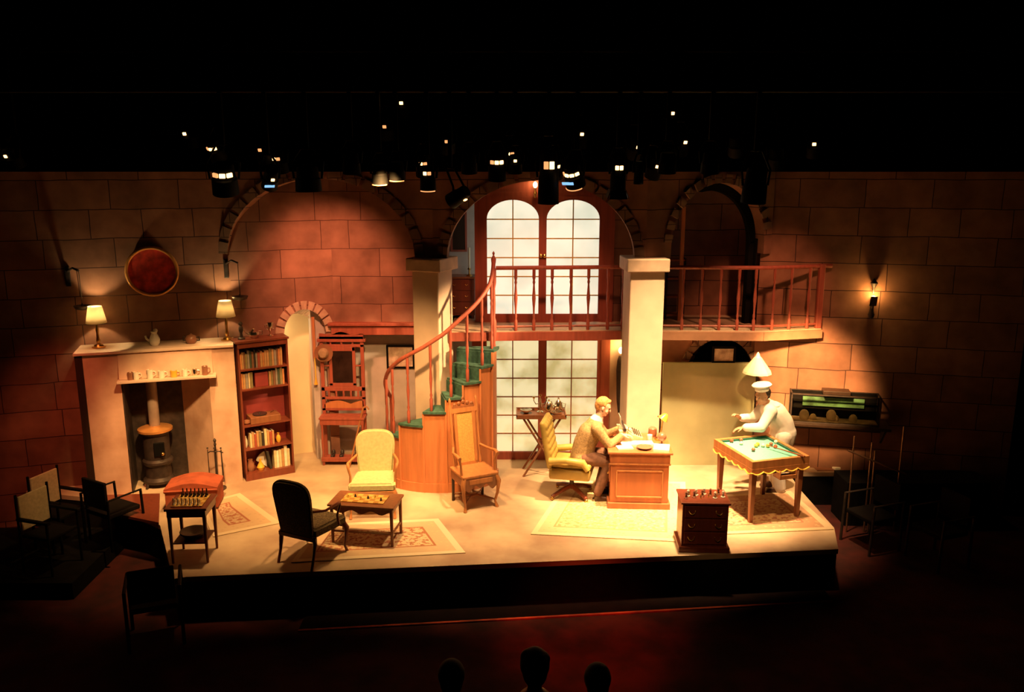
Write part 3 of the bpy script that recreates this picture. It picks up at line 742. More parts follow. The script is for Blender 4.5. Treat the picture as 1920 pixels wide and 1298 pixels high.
o = MB().box(-.27, -.12, 0, .25, .13, .012, bev=.003).build('game_board', M_check, loc=(-1.72, 9.42, CTH), rz=R(-9)); tag(o, 'yellow inlaid game board on the low coffee table', 'game board')
for i in range(6): chessman((-1.93 + .08 * i, 9.45 + .04 * math.sin(i * 2.1) - .012 * i, CTH + .012), M_blackc if i % 2 else M_board, .035, 'tiny %s playing piece on the yellow game board' % ('dark' if i % 2 else 'golden'), '%s game pieces on the coffee table' % ('dark' if i % 2 else 'golden'))
# chest of drawers at the front right
cc = thing('chest_of_drawers', 'small dark mahogany chest of drawers at the front edge of the stage', 'chest of drawers', (2.22, 9.27, 0), R(-3))
MB().box(-.27, -.20, .06, .25, .20, .58, bev=.006).build('carcass', M_mahog, cc)
MB().box(-.30, -.23, .0, .28, .22, .07, bev=.01).build('plinth', M_mahog, cc)
MB().box(-.29, -.22, .58, .27, .21, .605, bev=.006).build('chest_top', M_mahog, cc)
for i in range(3):
    z = .10 + .16 * i
    d = MB().box(-.24, -.212, z, .22, -.20, z + .14, bev=.004).build('drawer', M_mahog, cc)
    for x in (-.16, .14):
        m = MB(); m.sph((x - .035, -.215, z + .085), .009); m.sph((x + .035, -.215, z + .085), .009); m.tube([(x - .035, -.222, z + .08), (x - .02, -.228, z + .06), (x, -.23, z + .05), (x + .02, -.228, z + .06), (x + .035, -.222, z + .08)], .006, 6)
        m.build('drawer_pull', M_gold, d, smooth=40)
for i in range(14):
    x = 2.0 + .033 * i; y = 9.2 + .12 * ((i * 7) % 5) / 4
    if i % 3 == 0: chessman((x, y, .605), M_brownc, .081, 'brown chess piece on top of the front chest of drawers', 'brown pieces on the chest')
    elif i % 3 == 1: chessman((x, y, .605), M_china, .081, 'ivory chess piece on top of the front chest of drawers', 'ivory pieces on the chest')
    else: chessman((x, y, .605), M_copperrim, .055, 'coppery red chess piece on top of the front chest of drawers', 'red pieces on the chest')

# ------------------------------------------------------------------ armchairs
def armchair(loc, rz, label, fab, wd_, sx=1.0, H_=1.02):
    """open armchair: tall upholstered back, cabriole legs; faces -y locally"""
    t = thing('armchair', label, 'armchair', loc, rz)
    w2 = .27 * sx; SH = .43
    # back cushion, arched top, raked
    m = MB(); pts = []; n = 14
    for i in range(n + 1):
        u = PI * i / n; pts.append((-w2 * .95 * math.copysign(abs(math.cos(u)) ** .6, math.cos(u)), 0, H_ - .20 + .20 * math.sin(u) ** .75))
    pts = [(-w2 * .82, 0, SH - .06)] + pts + [(w2 * .82, 0, SH - .06)]
    m.prism(pts, (0, .07, 0), Matrix.Translation((0, .20, 0)) @ Matrix.Translation((0, 0, SH)) @ Matrix.Rotation(R(-7), 4, 'X') @ Matrix.Translation((0, 0, -SH)))
    es = [e for e in m.bm.edges if len(e.link_faces) == 2 and e.calc_face_angle(0) > 1.2]
    bmesh.ops.bevel(m.bm, geom=es, offset=.02, segments=3, affect='EDGES')
    m.build('backrest', fab, t, smooth=50)
    m = MB(); m.prism([(-w2 * 1.12, -.27, SH - .08), (w2 * 1.12, -.27, SH - .08), (w2 * .92, .24, SH - .08), (-w2 * .92, .24, SH - .08)], (0, 0, .11))
    bmesh.ops.bevel(m.bm, geom=list(m.bm.edges), offset=.025, segments=3, affect='EDGES')
    m.build('seat', fab, t, smooth=50)
    m = MB(); m.box(-w2 * 1.08, -.275, SH - .12, w2 * 1.08, -.24, SH - .07, bev=.006)
    m.box(-w2 * .95, .21, SH - .12, w2 * .95, .245, SH - .07, bev=.006)
    m.build('seat_rail', wd_, t)
    for s_ in (-1, 1):
        # cabriole front leg
        x = s_ * w2 * 1.02
        MB().tube([(x, -.24, SH - .07), (x + s_ * .02, -.265, SH - .13), (x + s_ * .015, -.26, .2), (x, -.245, .08), (x + s_ * .005, -.27, .02), (x + s_ * .005, -.28, 0)], .02, 8, [.030, .032, .020, .014, .018, .022]).build('leg', wd_, t, smooth=50)
        MB().tube([(s_ * w2 * .85, .22, SH - .06), (s_ * w2 * .87, .225, SH - .15), (s_ * w2 * .86, .25, .15), (s_ * w2 * .86, .30, 0)], .02, 8, [.026, .025, .017, .016]).build('leg', wd_, t, smooth=50)
        MB().tube([(s_ * w2 * .9, .235, SH + .24), (s_ * (w2 + .03), .10, SH + .215), (s_ * (w2 + .05), -.06, SH + .23), (s_ * (w2 + .04), -.13, SH + .225), (s_ * (w2 + .03), -.155, SH + .18), (s_ * (w2 + .015), -.12, SH + .08), (s_ * w2 * 1.06, -.14, SH - .04)], .015, 8, [.016, .015, .018, .02, .016, .014, .018]).build('armrest', wd_, t, smooth=50)
    return t
armchair((-2.27, 8.97, 0), R(154), 'dark patterned armchair with cabriole legs seen from behind', M_darkf, M_mahog)
armchair((-1.76, 10.27, 0), R(3), 'yellow green upholstered armchair facing the audience behind the coffee table', M_greenf, M_oak, .98, 1.0)
# tall carved chair
tc_ = thing('carved_high_back_chair', 'tall carved oak chair with a cane back beside the stair panels', 'chair', (-.50, 10.50, 0), R(26))
m = MB()
m.box(-.25, -.24, .44, .25, .22, .475, bev=.01); m.build('seat', M_oak, tc_)
m = MB(); pts = [(-.24, -.235, .44)]
for i in range(25): pts.append((-.24 + .48 * i / 24, -.235, .30 + .03 * math.cos(i / 24 * 6 * PI) - .02 * math.cos(i / 24 * 2 * PI)))
pts.append((.24, -.235, .44)); m.prism(pts, (0, .02, 0)); m.box(-.24, -.22, .33, -.22, .2, .44); m.box(.22, -.22, .33, .24, .2, .44); m.build('carved_apron', M_walnut, tc_)
MB().box(-.16, -.243, .36, .16, -.233, .42, bev=.003).build('drawer', M_oak, tc_); 
for s_ in (-1, 1):
    MB().tube([(s_ * .22, -.21, .44), (s_ * .25, -.24, .36), (s_ * .235, -.23, .2), (s_ * .21, -.21, .08), (s_ * .225, -.24, .0)], .02, 8, [.03, .032, .02, .015, .024]).build('leg', M_oak, tc_, smooth=50)
    MB().tube([(s_ * .21, .19, .44), (s_ * .21, .20, 0)], .02, 8, [.022, .02]).build('leg', M_darkwood, tc_, smooth=50)
    lp = [(.018, 0), (.024, .05), (.016, .12), (.024, .25), (.016, .40), (.022, .55), (.016, .7), (.022, .78), (.012, .84), (.02, .87), (.0, .91)]
    MB().lathe(lp, 10, Matrix.Translation((s_ * .185, .20, .47)) @ Matrix.Rotation(R(-9), 4, 'X')).build('back_post', M_oak, tc_, smooth=40)
    MB().tube([(s_ * .19, .22, .72), (s_ * .25, .08, .70), (s_ * .27, -.10, .72), (s_ * .265, -.18, .70)], .018, 8, [.016, .017, .022, .026]).build('armrest', M_oak, tc_, smooth=50)
    MB().tube([(s_ * .26, -.16, .70), (s_ * .235, -.14, .60), (s_ * .235, -.16, .47)], .016, 8).build('arm_support', M_oak, tc_, smooth=50)
Mb = Matrix.Translation((0, .20, .47)) @ Matrix.Rotation(R(-9), 4, 'X')
m = MB(); m.box(-.11, -.006, .04, .11, .006, .70, M=Mb); m.build('cane_panel', M_cane, tc_)
m = MB(); m.box(-.145, -.015, .02, -.11, .015, .74, M=Mb); m.box(.11, -.015, .02, .145, .015, .74, M=Mb); m.box(-.145, -.015, -.0, .145, .015, .04, M=Mb); m.box(-.18, -.018, .70, .18, .018, .76, M=Mb)
m.build('back_frame', M_oak, tc_)
m = MB()
for i in range(5):
    x = -.12 + .06 * i; zz = .80 + .035 * (1 - abs(i - 2) / 2); m.sph(Mb @ Vector((x, 0, zz)), .028, (1, .5, 1.1), 8)
m.sph(Mb @ Vector((0, 0, .88)), .022, (1, .5, 1.4), 8); m.box(-.15, -.012, .75, .15, .012, .79, M=Mb); m.build('carved_crest', M_walnut, tc_, smooth=40)
m = MB(); m.tube([(-.21, -.21, .10), (-.05, -.02, .12), (.05, -.02, .12), (.21, -.21, .10)], .011, 6); m.tube([(-.21, .2, .10), (-.05, .0, .12), (.05, .0, .12), (.21, .2, .10)], .011, 6); m.build('cross_stretcher', M_walnut, tc_, smooth=40)

# ------------------------------------------------------------------ bookcase
bl = F(462, 903); br_ = F(553, 886)
ba = math.atan2(br_.y - bl.y, br_.x - bl.x); BW = (br_ - bl).length; BH = 2.0
bc = thing('bookcase', 'tall mahogany bookcase with red lining standing right of the fireplace', 'bookcase', (bl.x, bl.y, 0), ba)
MB().box(0, 0, 0, .025, .27, BH - .02).build('side_panel', M_mahog, bc)
MB().box(BW - .025, 0, 0, BW, .27, BH - .02).build('side_panel', M_mahog, bc)
MB().box(.02, .255, .02, BW - .02, .27, BH - .03).build('back_panel', M_bookred, bc)
MB().box(-.025, -.02, BH - .03, BW + .02, .28, BH, bev=.005).build('top_board', M_mahog, bc)
MB().box(.0, -.006, BH - .10, BW, .012, BH - .03).build('cornice', M_mahog, bc)
MB().box(.0, -.01, 0, BW, .27, .10).build('plinth', M_mahog, bc)
shz = [.10, .46, .80, 1.32, 1.60]   # shelf surfaces
for z in shz[1:]: MB().box(.025, .0, z - .022, BW - .025, .26, z).build('shelf', M_mahog, bc)
def onbc(x, y, z):
    v = Matrix.Rotation(ba, 3, 'Z') @ Vector((x, y, 0)); return Vector((bl.x + v.x, bl.y + v.y, z))
bcols = {'tan': (.50, .28, .12), 'brown': (.22, .10, .05), 'dark green': (.06, .09, .05), 'cream': (.72, .58, .34), 'dull red': (.36, .07, .04), 'olive': (.24, .19, .08), 'grey': (.30, .26, .22), 'orange': (.60, .24, .08), 'black': (.03, .025, .02), 'white': (.85, .80, .62)}
bmats = {k: mat(k + ' book cloth', v, .8, var=.1, scale=20) for k, v in bcols.items()}
ords = ['first', 'second', 'third', 'fourth', 'fifth', 'sixth', 'seventh', 'eighth', 'ninth', 'tenth', 'eleventh', 'twelfth', 'thirteenth', 'fourteenth', 'fifteenth', 'sixteenth', 'seventeenth', 'eighteenth', 'nineteenth', 'twentieth']
def book(x, wd2, h_, dpt, z, colr, label, group, lean=0):
    t = thing('book', label, 'book', onbc(x + wd2 / 2, .05, z), ba, group)
    t.rotation_euler = (0, lean, ba)
    m = MB(); m.box(-wd2 / 2, 0, 0, wd2 / 2, .004, h_); m.box(-wd2 / 2, 0, 0, -wd2 / 2 + .003, dpt, h_); m.box(wd2 / 2 - .003, 0, 0, wd2 / 2, dpt, h_)
    m.build('cover', bmats[colr], t)
    MB().box(-wd2 / 2 + .003, .004, .004, wd2 / 2 - .003, dpt - .006, h_ - .005).build('pages', M_white, t)
def row(z, x, xend, hr_, seq, shelfname, group, wmin=.022, wmax=.04):
    i = 0
    while True:
        wd2 = random.uniform(wmin, wmax)
        if x + wd2 > xend or i >= 20: break
        h_ = random.uniform(*hr_); c_ = seq[i % len(seq)]
        size = 'thick' if wd2 > (wmin + wmax) / 2 else 'slim'
        book(x, wd2 - .0015, h_, random.uniform(.13, .17), z, c_, '%s %s book, %s from the left on %s' % (size, c_, ords[i], shelfname), group)
        x += wd2; i += 1
seqA = ['orange', 'tan', 'brown', 'olive', 'grey', 'dark green', 'brown', 'black', 'grey', 'dull red', 'tan', 'orange', 'tan', 'tan', 'olive', 'tan', 'grey', 'brown']
row(1.60, .035, BW - .03, (.20, .26), seqA, 'the top shelf of the bookcase', 'books on the top shelf')
row(1.32, .035, .22, (.19, .23), ['orange', 'tan', 'grey', 'cream', 'olive', 'cream', 'tan'], 'the second shelf, left group', 'books on the second shelf')
o = MB().box(0, 0, 0, .18, .16, .20, bev=.004).build('book_box', M_bookred, loc=onbc(.225, .05, 1.32), rz=ba); tag(o, 'dark red boxed set between the two book groups on the second shelf', 'book set')
row(1.32, .415, BW - .03, (.20, .25), ['tan', 'olive', 'brown', 'grey', 'dark green', 'olive', 'orange'], 'the second shelf, right group', 'books on the second shelf')
row(.46, .10, .47, (.19, .25), ['cream', 'tan', 'dull red', 'tan', 'olive', 'black', 'cream', 'tan', 'dull red', 'tan'], 'the fourth shelf of the bookcase', 'books on the fourth shelf', .028, .042)
row(.10, .42, BW - .03, (.25, .31), ['cream', 'white', 'cream', 'tan', 'white'], 'the bottom shelf of the bookcase', 'books on the bottom shelf', .032, .045)
book(.355, .035, .27, .16, .10, 'black', 'dark album leaning left against the pale bottom shelf books', 'books on the bottom shelf', lean=R(-9))
# record player in the middle compartment
t = thing('record_player', 'wooden record player with dark turntable on the middle shelf', 'record player', onbc(.33, .16, .80), ba)
MB().box(-.21, -.15, 0, .21, .10, .10, bev=.008).build('plinth', M_walnut, t)
MB().lathe([(.10, .10), (.10, .115), (.015, .117), (.006, .13)], 24, c=(-.05, -.02, 0)).build('turntable', M_blackc, t, smooth=40)
MB().tube([(.14, .05, .13), (.14, -.05, .135), (.08, -.09, .125)], .006, 6).build('tone_arm', M_silver, t, smooth=40)
o = MB().lathe([(.03, 0), (.05, .02), (.045, .05), (.02, .06)], 14).build('small_bowl', M_brownc, loc=onbc(.085, .10, .80), smooth=40); tag(o, 'small brown bowl left of the record player', 'bowl')
o = MB().lathe([(.03, 0), (.05, .04), (.045, .09), (.025, .12), (.03, .14)], 14).build('vase', M_china, loc=onbc(.05, .10, .46), smooth=40); 
tag(o, 'cream vase at the left end of the fourth shelf', 'vase'); o.scale = (.55, .55, 1.2)
o = MB().lathe([(.02, 0), (.035, .04), (.03, .09), (.012, .12), (.02, .14)], 14).build('vase', M_yell, loc=onbc(.51, .10, .46), smooth=40); tag(o, 'rounded yellow vase at the right end of the fourth shelf', 'vase')
o = MB().lathe([(.04, 0), (.06, .05), (.05, .11), (.03, .15), (.035, .17)], 14).build('vase', M_brownc, loc=onbc(.10, .12, .10), smooth=40); tag(o, 'brown rounded vase on the bottom shelf, left corner', 'vase')
o = MB().lathe([(.04, 0), (.055, .04), (.035, .08), (.015, .12), (.018, .16)], 14).build('bottle_vase', M_yell, loc=onbc(.235, .10, .10), smooth=40); tag(o, 'gourd shaped golden vase before the white fan on the bottom shelf', 'vase')
m = MB(); pts = [(0, 0, 0)] + [(-.17 * math.sin(R(a)), 0, .24 * math.cos(R(a))) for a in range(0, 61, 10)]; m.prism(pts, (0, .015, 0))
o = m.build('paper_fan', M_white, loc=onbc(.34, .17, .10), rz=ba); tag(o, 'white folded paper fan propped on the bottom shelf', 'fan')
# ornaments on top
t = thing('figurine', 'dark bronze figurine at the left on top of the bookcase', 'figurine', onbc(.10, .14, BH), ba)
MB().lathe([(.05, 0), (.05, .015), (.025, .03), (.018, .08), (.03, .12), (.03, .16), (.012, .19)], 12).build('figure_body', M_iron, t, smooth=40)
MB().sph((0, 0, .215), .028).build('figure_head', M_iron, t, smooth=40)
t = thing('silver_teapot', 'silver teapot in the middle on top of the bookcase', 'teapot', onbc(.27, .14, BH), ba)
MB().lathe([(.04, 0), (.045, .01), (.075, .05), (.07, .09), (.03, .11), (.012, .125), (.015, .14), (.0, .15)], 16).build('pot_body', M_silver, t, smooth=40)
MB().tube([(-.07, 0, .05), (-.11, 0, .08), (-.13, 0, .12)], .01, 8).build('spout', M_silver, t, smooth=40)
MB().tube([(.07, 0, .09), (.12, 0, .09), (.11, 0, .03), (.07, 0, .04)], .007, 6).build('handle', M_silver, t, smooth=40)
t = thing('silver_cup', 'tall silver trophy cup at the right on top of the bookcase', 'trophy', onbc(.50, .14, BH), ba)
MB().lathe([(.04, 0), (.04, .012), (.012, .03), (.012, .07), (.035, .10), (.045, .16), (.04, .20)], 14).build('cup_bowl', M_silver, t, smooth=40)
for s_ in (-1, 1): MB().tube([(s_ * .04, 0, .17), (s_ * .075, 0, .17), (s_ * .07, 0, .12), (s_ * .035, 0, .10)], .005, 6).build('handle', M_silver, t, smooth=40)

# ------------------------------------------------------------------ hall stand, hat, stick, picture
hx0 = D(607, 740, 12.25).x; hx1 = D(688, 740, 12.25).x; HW = hx1 - hx0
hs = thing('hall_stand', 'red wooden hall stand with a dark mirror in the recess under the beam', 'hall stand', (hx0, 12.12, 0))
HH = 1.92
def hb(m, x0, z0, x1, z1, y0=0.0, y1=.03): m.box(x0 * HW, y0, z0, x1 * HW, y1, z1, bev=.004); return m
m = MB(); hb(m, 0, 0, .08, HH - .1); hb(m, .92, 0, 1, HH - .1); hb(m, .0, .78, 1, .82); hb(m, .0, .95, 1, .99); hb(m, .0, 1.08, 1, 1.14); hb(m, 0, 1.74, 1, 1.78); hb(m, 0, 1.84, 1, 1.90)
for i in range(1, 6): hb(m, i / 6 - .02, .99, i / 6 + .02, 1.08)
for i in (1, 2, 3): hb(m, i / 4 - .02, 1.78, i / 4 + .02, 1.84)
hb(m, .08, 1.45, .22, 1.47); hb(m, .78, 1.45, .92, 1.47)
m.build('frame', M_red, hs)
m = MB(); pts = [(0, 0, HH - .08)]
for i in range(13): pts.append((HW * i / 12, 0, HH + .03 * math.sin(PI * i / 12) + .02 * math.cos(i / 12 * 4 * PI)))
pts.append((HW, 0, HH - .08)); m.prism(pts, (0, .03, 0)); hb(m, -.05, HH - .10, 1.05, HH - .06, -.02, .05); m.build('crest', M_red, hs)
m = MB(); hb(m, .2, 1.16, .27, 1.74); hb(m, .73, 1.16, .8, 1.74); hb(m, .2, 1.68, .8, 1.74); hb(m, .2, 1.14, .8, 1.20); m.build('mirror_frame', M_red, hs)
M_mirror = mat('dark mirror', (.03, .015, .012), .15, 0, var=.3)
MB().box(.27 * HW, .012, 1.20, .73 * HW, .018, 1.68).build('mirror', M_mirror, hs)
m = MB(); hb(m, -.02, .70, 1.02, .73, -.22, .03); hb(m, 0, .62, 1, .70, -.21, -.19); m.build('glove_shelf', M_red, hs)
m = MB(); pts = [(.05 * HW, 0, .86)]
for i in range(13): pts.append((HW * (.05 + .9 * i / 12), 0, .88 + .05 * abs(math.sin(1.5 * PI * i / 12))))
pts.append((.95 * HW, 0, .82)); pts.append((.05 * HW, 0, .82)); m.prism(pts[1:], (0, .02, 0)); m.build('carved_rail', M_orange, hs)
for x in (.04, .96): MB().lathe([(.02, 0), (.024, .1), (.014, .2), (.022, .35), (.014, .5), (.022, .65)], 8, c=(x * HW, -.19, 0)).build('front_leg', M_red, hs, smooth=40)
m = MB(); hb(m, 0, .06, 1, .09, -.22, .03); hb(m, 0, .09, 1, .13, -.22, -.205); m.build('shoe_rack', M_red, hs)
for i, lb in enumerate(('dark boot on the left of the hall stand rack', 'dark boot on the right of the hall stand rack')):
    m = MB(); m.sph((0, -.05, .035), .045, (.75, 1.6, .75), 12); m.sph((0, .02, .06), .04, (.8, .9, 1.3), 12)
    o = m.build('boot', M_blackc, loc=(hx0 + .15 + .13 * i, 12.04, .09), vox=.008); tag(o, lb, 'boot')
m = MB(); m.tube([(0, 0, 0), (.20, .10, .82), (.22, .11, .88), (.27, .11, .90), (.30, .10, .85)], .013, 8)
o = m.build('walking_stick', M_oak, loc=(hx0 + .42, 11.83, 0), smooth=50); tag(o, 'crook handled walking stick leaning on the right of the hall stand', 'walking stick')
hp = D(607, 662, 12.07)
t = thing('hat', 'brown felt hat hanging at the left of the mirror', 'hat', hp)
MB().lathe([(.0, 0), (.13, .0), (.135, .01), (.0, .012)][1:], 20, Mx).build('hat_brim', M_brownc, t, smooth=40)
MB().lathe([(.075, .01), (.072, .06), (.05, .09), (.0, .095)], 20, Mx).build('hat_crown', mat('brown felt', (.32, .20, .12), .9), t, smooth=40)
bp_ = D(583, 600, 12.04)
t = thing('bell_pull', 'long orange and gold bell pull hanging in the arched opening', 'bell pull', (bp_.x + .0, 12.16, 1.16))
MB().box(-.02, -.008, .40, .02, .008, 1.02).build('strap', M_orange, t); MB().cyl((0, 0, .08), (0, 0, .42), .010).build('cord', M_board, t); MB().lathe([(.0, 0), (.03, .01), (.012, .09), (.015, .11)], 10).build('tassel', M_yell, t, smooth=40)
def picture(name, px0, py0, px1, py1, Y, label, art, fr, rz=0, fw=.03):
    a_ = D(px0, py0, Y); b_ = D(px1, py1, Y)
    W_ = b_.x - a_.x; H_ = a_.z - b_.z
    t = thing(name, label, 'picture', ((a_.x + b_.x) / 2, Y, b_.z), rz)
    m = MB(); m.box(-W_ / 2, -.015, 0, W_ / 2, .01, fw); m.box(-W_ / 2, -.015, H_ - fw, W_ / 2, .01, H_); m.box(-W_ / 2, -.015, fw, -W_ / 2 + fw, .01, H_ - fw); m.box(W_ / 2 - fw, -.015, fw, W_ / 2, .01, H_ - fw)
    m.build('picture_frame', fr, t)
    MB().box(-W_ / 2 + fw, -.003, fw, W_ / 2 - fw, .005, H_ - fw).build('print', art, t)
M_print = mat('faded print', (.72, .55, .45), .8, scale=9, c2=(.45, .28, .2))
picture('framed_picture', 724, 647, 778, 691, 12.488, 'black framed landscape print on the grey wall right of the hall stand', M_print, M_black)
picture('framed_picture', 1336, 650, 1378, 681, 11.955, 'small dark framed picture propped on the sage wall under the niche arch', M_print, M_black)
picture('framed_picture', 844, 398, 876, 472, 12.938, 'dark framed picture in the upstairs lobby left of the arched doors', M_darkwood, M_red)

# upstairs bureau with candle
bx = D(866, 600, 12.55).x
t = thing('bureau', 'small dark bureau on the balcony left of the tall doors', 'bureau', (bx, 12.6, zB))
MB().box(-.22, -.15, .05, .20, .15, .60, bev=.006).build('carcass', M_mahog, t); MB().box(-.24, -.17, .60, .22, .16, .625, bev=.004).build('bureau_top', M_walnut, t)
for i in range(3):
    d = MB().box(-.20, -.162, .09 + .17 * i, .18, -.15, .24 + .17 * i, bev=.003).build('drawer', M_mahog, t)
    for x in (-.1, .08): MB().tube([(x - .02, -.17, .175 + .17 * i), (x, -.175, .16 + .17 * i), (x + .02, -.17, .175 + .17 * i)], .006, 6).build('drawer_pull', M_gold, d)
for x in (-.19, .17): MB().box(x - .02, -.14, 0, x + .02, .14, .05).build('foot', M_mahog, t)
t = thing('candlestick', 'brass candlestick with a tall cream candle on the balcony bureau', 'candlestick', (bx + .12, 12.55, zB + .625))
MB().lathe([(.05, 0), (.05, .01), (.012, .03), (.012, .09), (.03, .10), (.018, .12)], 12).build('candle_holder', M_gold, t, smooth=40)
MB().cyl((0, 0, .11), (0, 0, .42), .017).build('candle', M_china, t)
# small shelf seen through the right arch
t = thing('open_shelf_unit', 'narrow dark shelf unit upstairs just right of the desk column', 'shelf', (D(1262, 600, 12.5).x, 12.5, zB))
for x in (-.14, .12): MB().box(x, -.1, 0, x + .02, .1, .9).build('side_panel', M_darkwood, t)
for z in (.05, .32, .59, .86): MB().box(-.14, -.1, z, .14, .1, z + .025).build('shelf', M_orange, t)
# plates on the balcony floor
for i, px in enumerate((1086, 1118)):
    p = D(px, 607, 12.0); o = MB().lathe([(.09, 0), (.14, .012), (.14, .018), (.0, .008)], 20).build('plate', M_china, loc=(p.x, 11.98, zB), smooth=40)
    tag(o, ('white dish on the balcony floor before the doors, nearer the door centre', 'white dish on the balcony floor nearer the stone column')[i], 'plate')

# ------------------------------------------------------------------ butler's tray table with silver
xt = Vector((.42, 11.62, 0))
t = thing('tray_table', 'dark folding tray table on crossed legs before the garden doors', 'table', xt, 0)
MB().box(-.36, -.20, .86, .34, .20, .89, bev=.006).build('tray', M_walnut, t)
m = MB(); m.box(-.36, -.20, .89, .34, -.185, .92); m.box(-.36, .185, .89, .34, .2, .92); m.box(-.36, -.2, .89, -.345, .2, .92); m.box(.325, -.2, .89, .34, .2, .92); m.build('tray_rim', M_walnut, t)
for y in (-.16, .16):
    for s_ in (-1, 1): MB().tube([(s_ * .26, y, .86), (-s_ * .26, y, 0)], .016, 6).build('leg', M_walnut, t)
for i, (x, y, k) in enumerate(((-.22, 0, 0), (-.02, .05, 1), (.10, -.05, 2), (.24, .05, 1), (.20, -.1, 0))):
    lb = ('low silver dish at the left of the tray table', 'branching silver candelabrum in the middle of the tray table', 'round silver urn right of the candelabrum on the tray table', 'tall silver coffee pot at the right of the tray table', 'small silver bowl at the front right of the tray table')[i]
    q = thing(('silver_dish', 'candelabrum', 'silver_urn', 'coffee_pot', 'silver_bowl')[i], lb, ('dish', 'candelabrum', 'urn', 'coffee pot', 'bowl')[i], (xt.x + x, xt.y + y, .89))
    if i in (0, 4): MB().lathe([(.03, 0), (.035, .01), (.08, .05), (.085, .06), (.03, .03)], 18).build('dish_bowl', M_silver, q, smooth=40)
    elif i == 1:
        MB().lathe([(.05, 0), (.05, .012), (.015, .03), (.02, .10), (.012, .2)], 12).build('stem', M_silver, q, smooth=40)
        for s_ in (-1, 0, 1):
            MB().tube([(0, 0, .13), (s_ * .06, 0, .12), (s_ * .09, 0, .17), (s_ * .09, 0, .20 + (.04 if s_ == 0 else 0))], .007, 6).build('arm', M_silver, q, smooth=40)
            MB().lathe([(.01, 0), (.022, .02), (.02, .03)], 10, c=(s_ * .09, 0, .20 + (.03 if s_ == 0 else 0))).build('candle_cup', M_gold, q, smooth=40)
    else:
        MB().lathe([(.035, 0), (.05, .02), (.065, .08), (.05, .14), (.03, .17), (.012, .19), (.015, .21), (0, .22)], 14).build('pot_body', M_silver, q, smooth=40)
        MB().tube([(-.05, 0, .08), (-.09, 0, .12), (-.10, 0, .16)], .008, 6).build('spout', M_silver, q, smooth=40)
        MB().tube([(.05, 0, .14), (.10, 0, .13), (.09, 0, .05), (.055, 0, .05)], .006, 6).build('handle', M_silver, q, smooth=40)

# ------------------------------------------------------------------ desk
dk = thing('writing_desk', 'large panelled mahogany desk in the brightest pool of light', 'desk', (1.63, 10.30, 0), R(-3))
DT = .78; DL = .74
m = MB(); m.box(-.37, 0, .08, .37, .02, DT - .17); m.box(.35, .02, .08, .37, DL, DT - .17)
m.box(-.37, .02, .08, .35, .20, DT - .17); m.box(-.37, DL - .18, .08, .35, DL, DT - .17)
m.build('carcass', M_deskw, dk)
m = MB(); m.box(-.40, -.03, 0, .40, .22, .09, bev=.008); m.box(-.40, DL - .21, 0, .40, DL + .03, .09, bev=.008); m.build('plinth', M_deskw, dk)
m = MB(); m.box(-.38, -.012, DT - .17, .38, DL, DT - .03, bev=.004); m.build('frieze', M_deskw, dk)
m = MB(); m.box(-.41, -.04, DT - .03, .41, DL + .04, DT, bev=.008); m.build('desktop', M_deskw, dk)
m = MB(); m.box(-.39, -.022, DT - .175, .39, -.008, DT - .155, bev=.003)
z0, z1 = .16, DT - .25
for (x0, zz0, x1, zz1) in ((-.30, z1 - .018, .30, z1), (-.30, z0, .30, z0 + .018), (-.30, z0, -.285, z1), (.285, z0, .30, z1)): m.box(x0, -.016, zz0, x1, .004, zz1, bev=.003)
m.build('panel_moulding', M_oak, dk)
d = MB().box(-.385, .04, .35, -.372, .18, .55, bev=.003).build('drawer', M_deskw, dk); MB().sph((-.392, .11, .45), .014).build('drawer_knob', M_gold, d)
def ondk(x, y, z=DT): 
    v = Matrix.Rotation(R(-3), 3, 'Z') @ Vector((x, y, 0)); return (1.63 + v.x, 10.30 + v.y, z)
def paper(x, y, w_, h_, th, rz, label, mt=M_white, name='paper_sheet', cat='paper'):
    o = MB().box(-w_ / 2, -h_ / 2, 0, w_ / 2, h_ / 2, th, bev=.001).build(name, mt, loc=ondk(x, y), rz=R(rz)); return tag(o, label, cat)
paper(-.02, .275, .42, .15, .03, 2, 'large stack of white paper in front of the typewriter', name='paper_stack')
paper(-.19, .12, .20, .13, .02, 8, 'small white notepad at the near left corner of the desk', name='notepad', cat='notepad')
paper(.28, .12, .20, .24, .03, -12, 'loose bundle of letters at the near right corner of the desk', name='letter_bundle', cat='letters')
# shallow bowl front centre
o = MB().lathe([(.05, 0), (.10, .025), (.10, .032), (.0, .012)], 18).build('ash_dish', M_brownc, loc=ondk(.06, .12), smooth=40); tag(o, 'shallow brown dish at the near edge of the desk', 'dish')
# typewriter
t = thing('typewriter', 'pale old typewriter before the seated man', 'typewriter', ondk(-.10, .56), R(90))
m = MB(); m.prism([(-.16, -.16, 0), (-.16, -.16, .05), (-.16, -.02, .09), (-.16, .04, .14), (-.16, .15, .14), (-.16, .15, 0)], (.32, 0, 0)); m.build('typewriter_body', M_canvas, t)
MB().cyl((-.19, .08, .165), (.19, .08, .165), .022).build('platen_roller', M_blackc, t, smooth=40)
m = MB()
for r_ in range(4):
    for c_ in range(9): m.cyl((-.12 + .03 * c_, -.14 + .028 * r_, .055 + .012 * r_), (-.12 + .03 * c_, -.14 + .028 * r_, .065 + .012 * r_), .009, n=8)
m.build('keys', M_blackc, t, kind='stuff')
MB().box(-.10, .085, .17, .10, .088, .33, M=Matrix.Rotation(R(-8), 4, 'X')).build('typing_sheet', M_white, t)
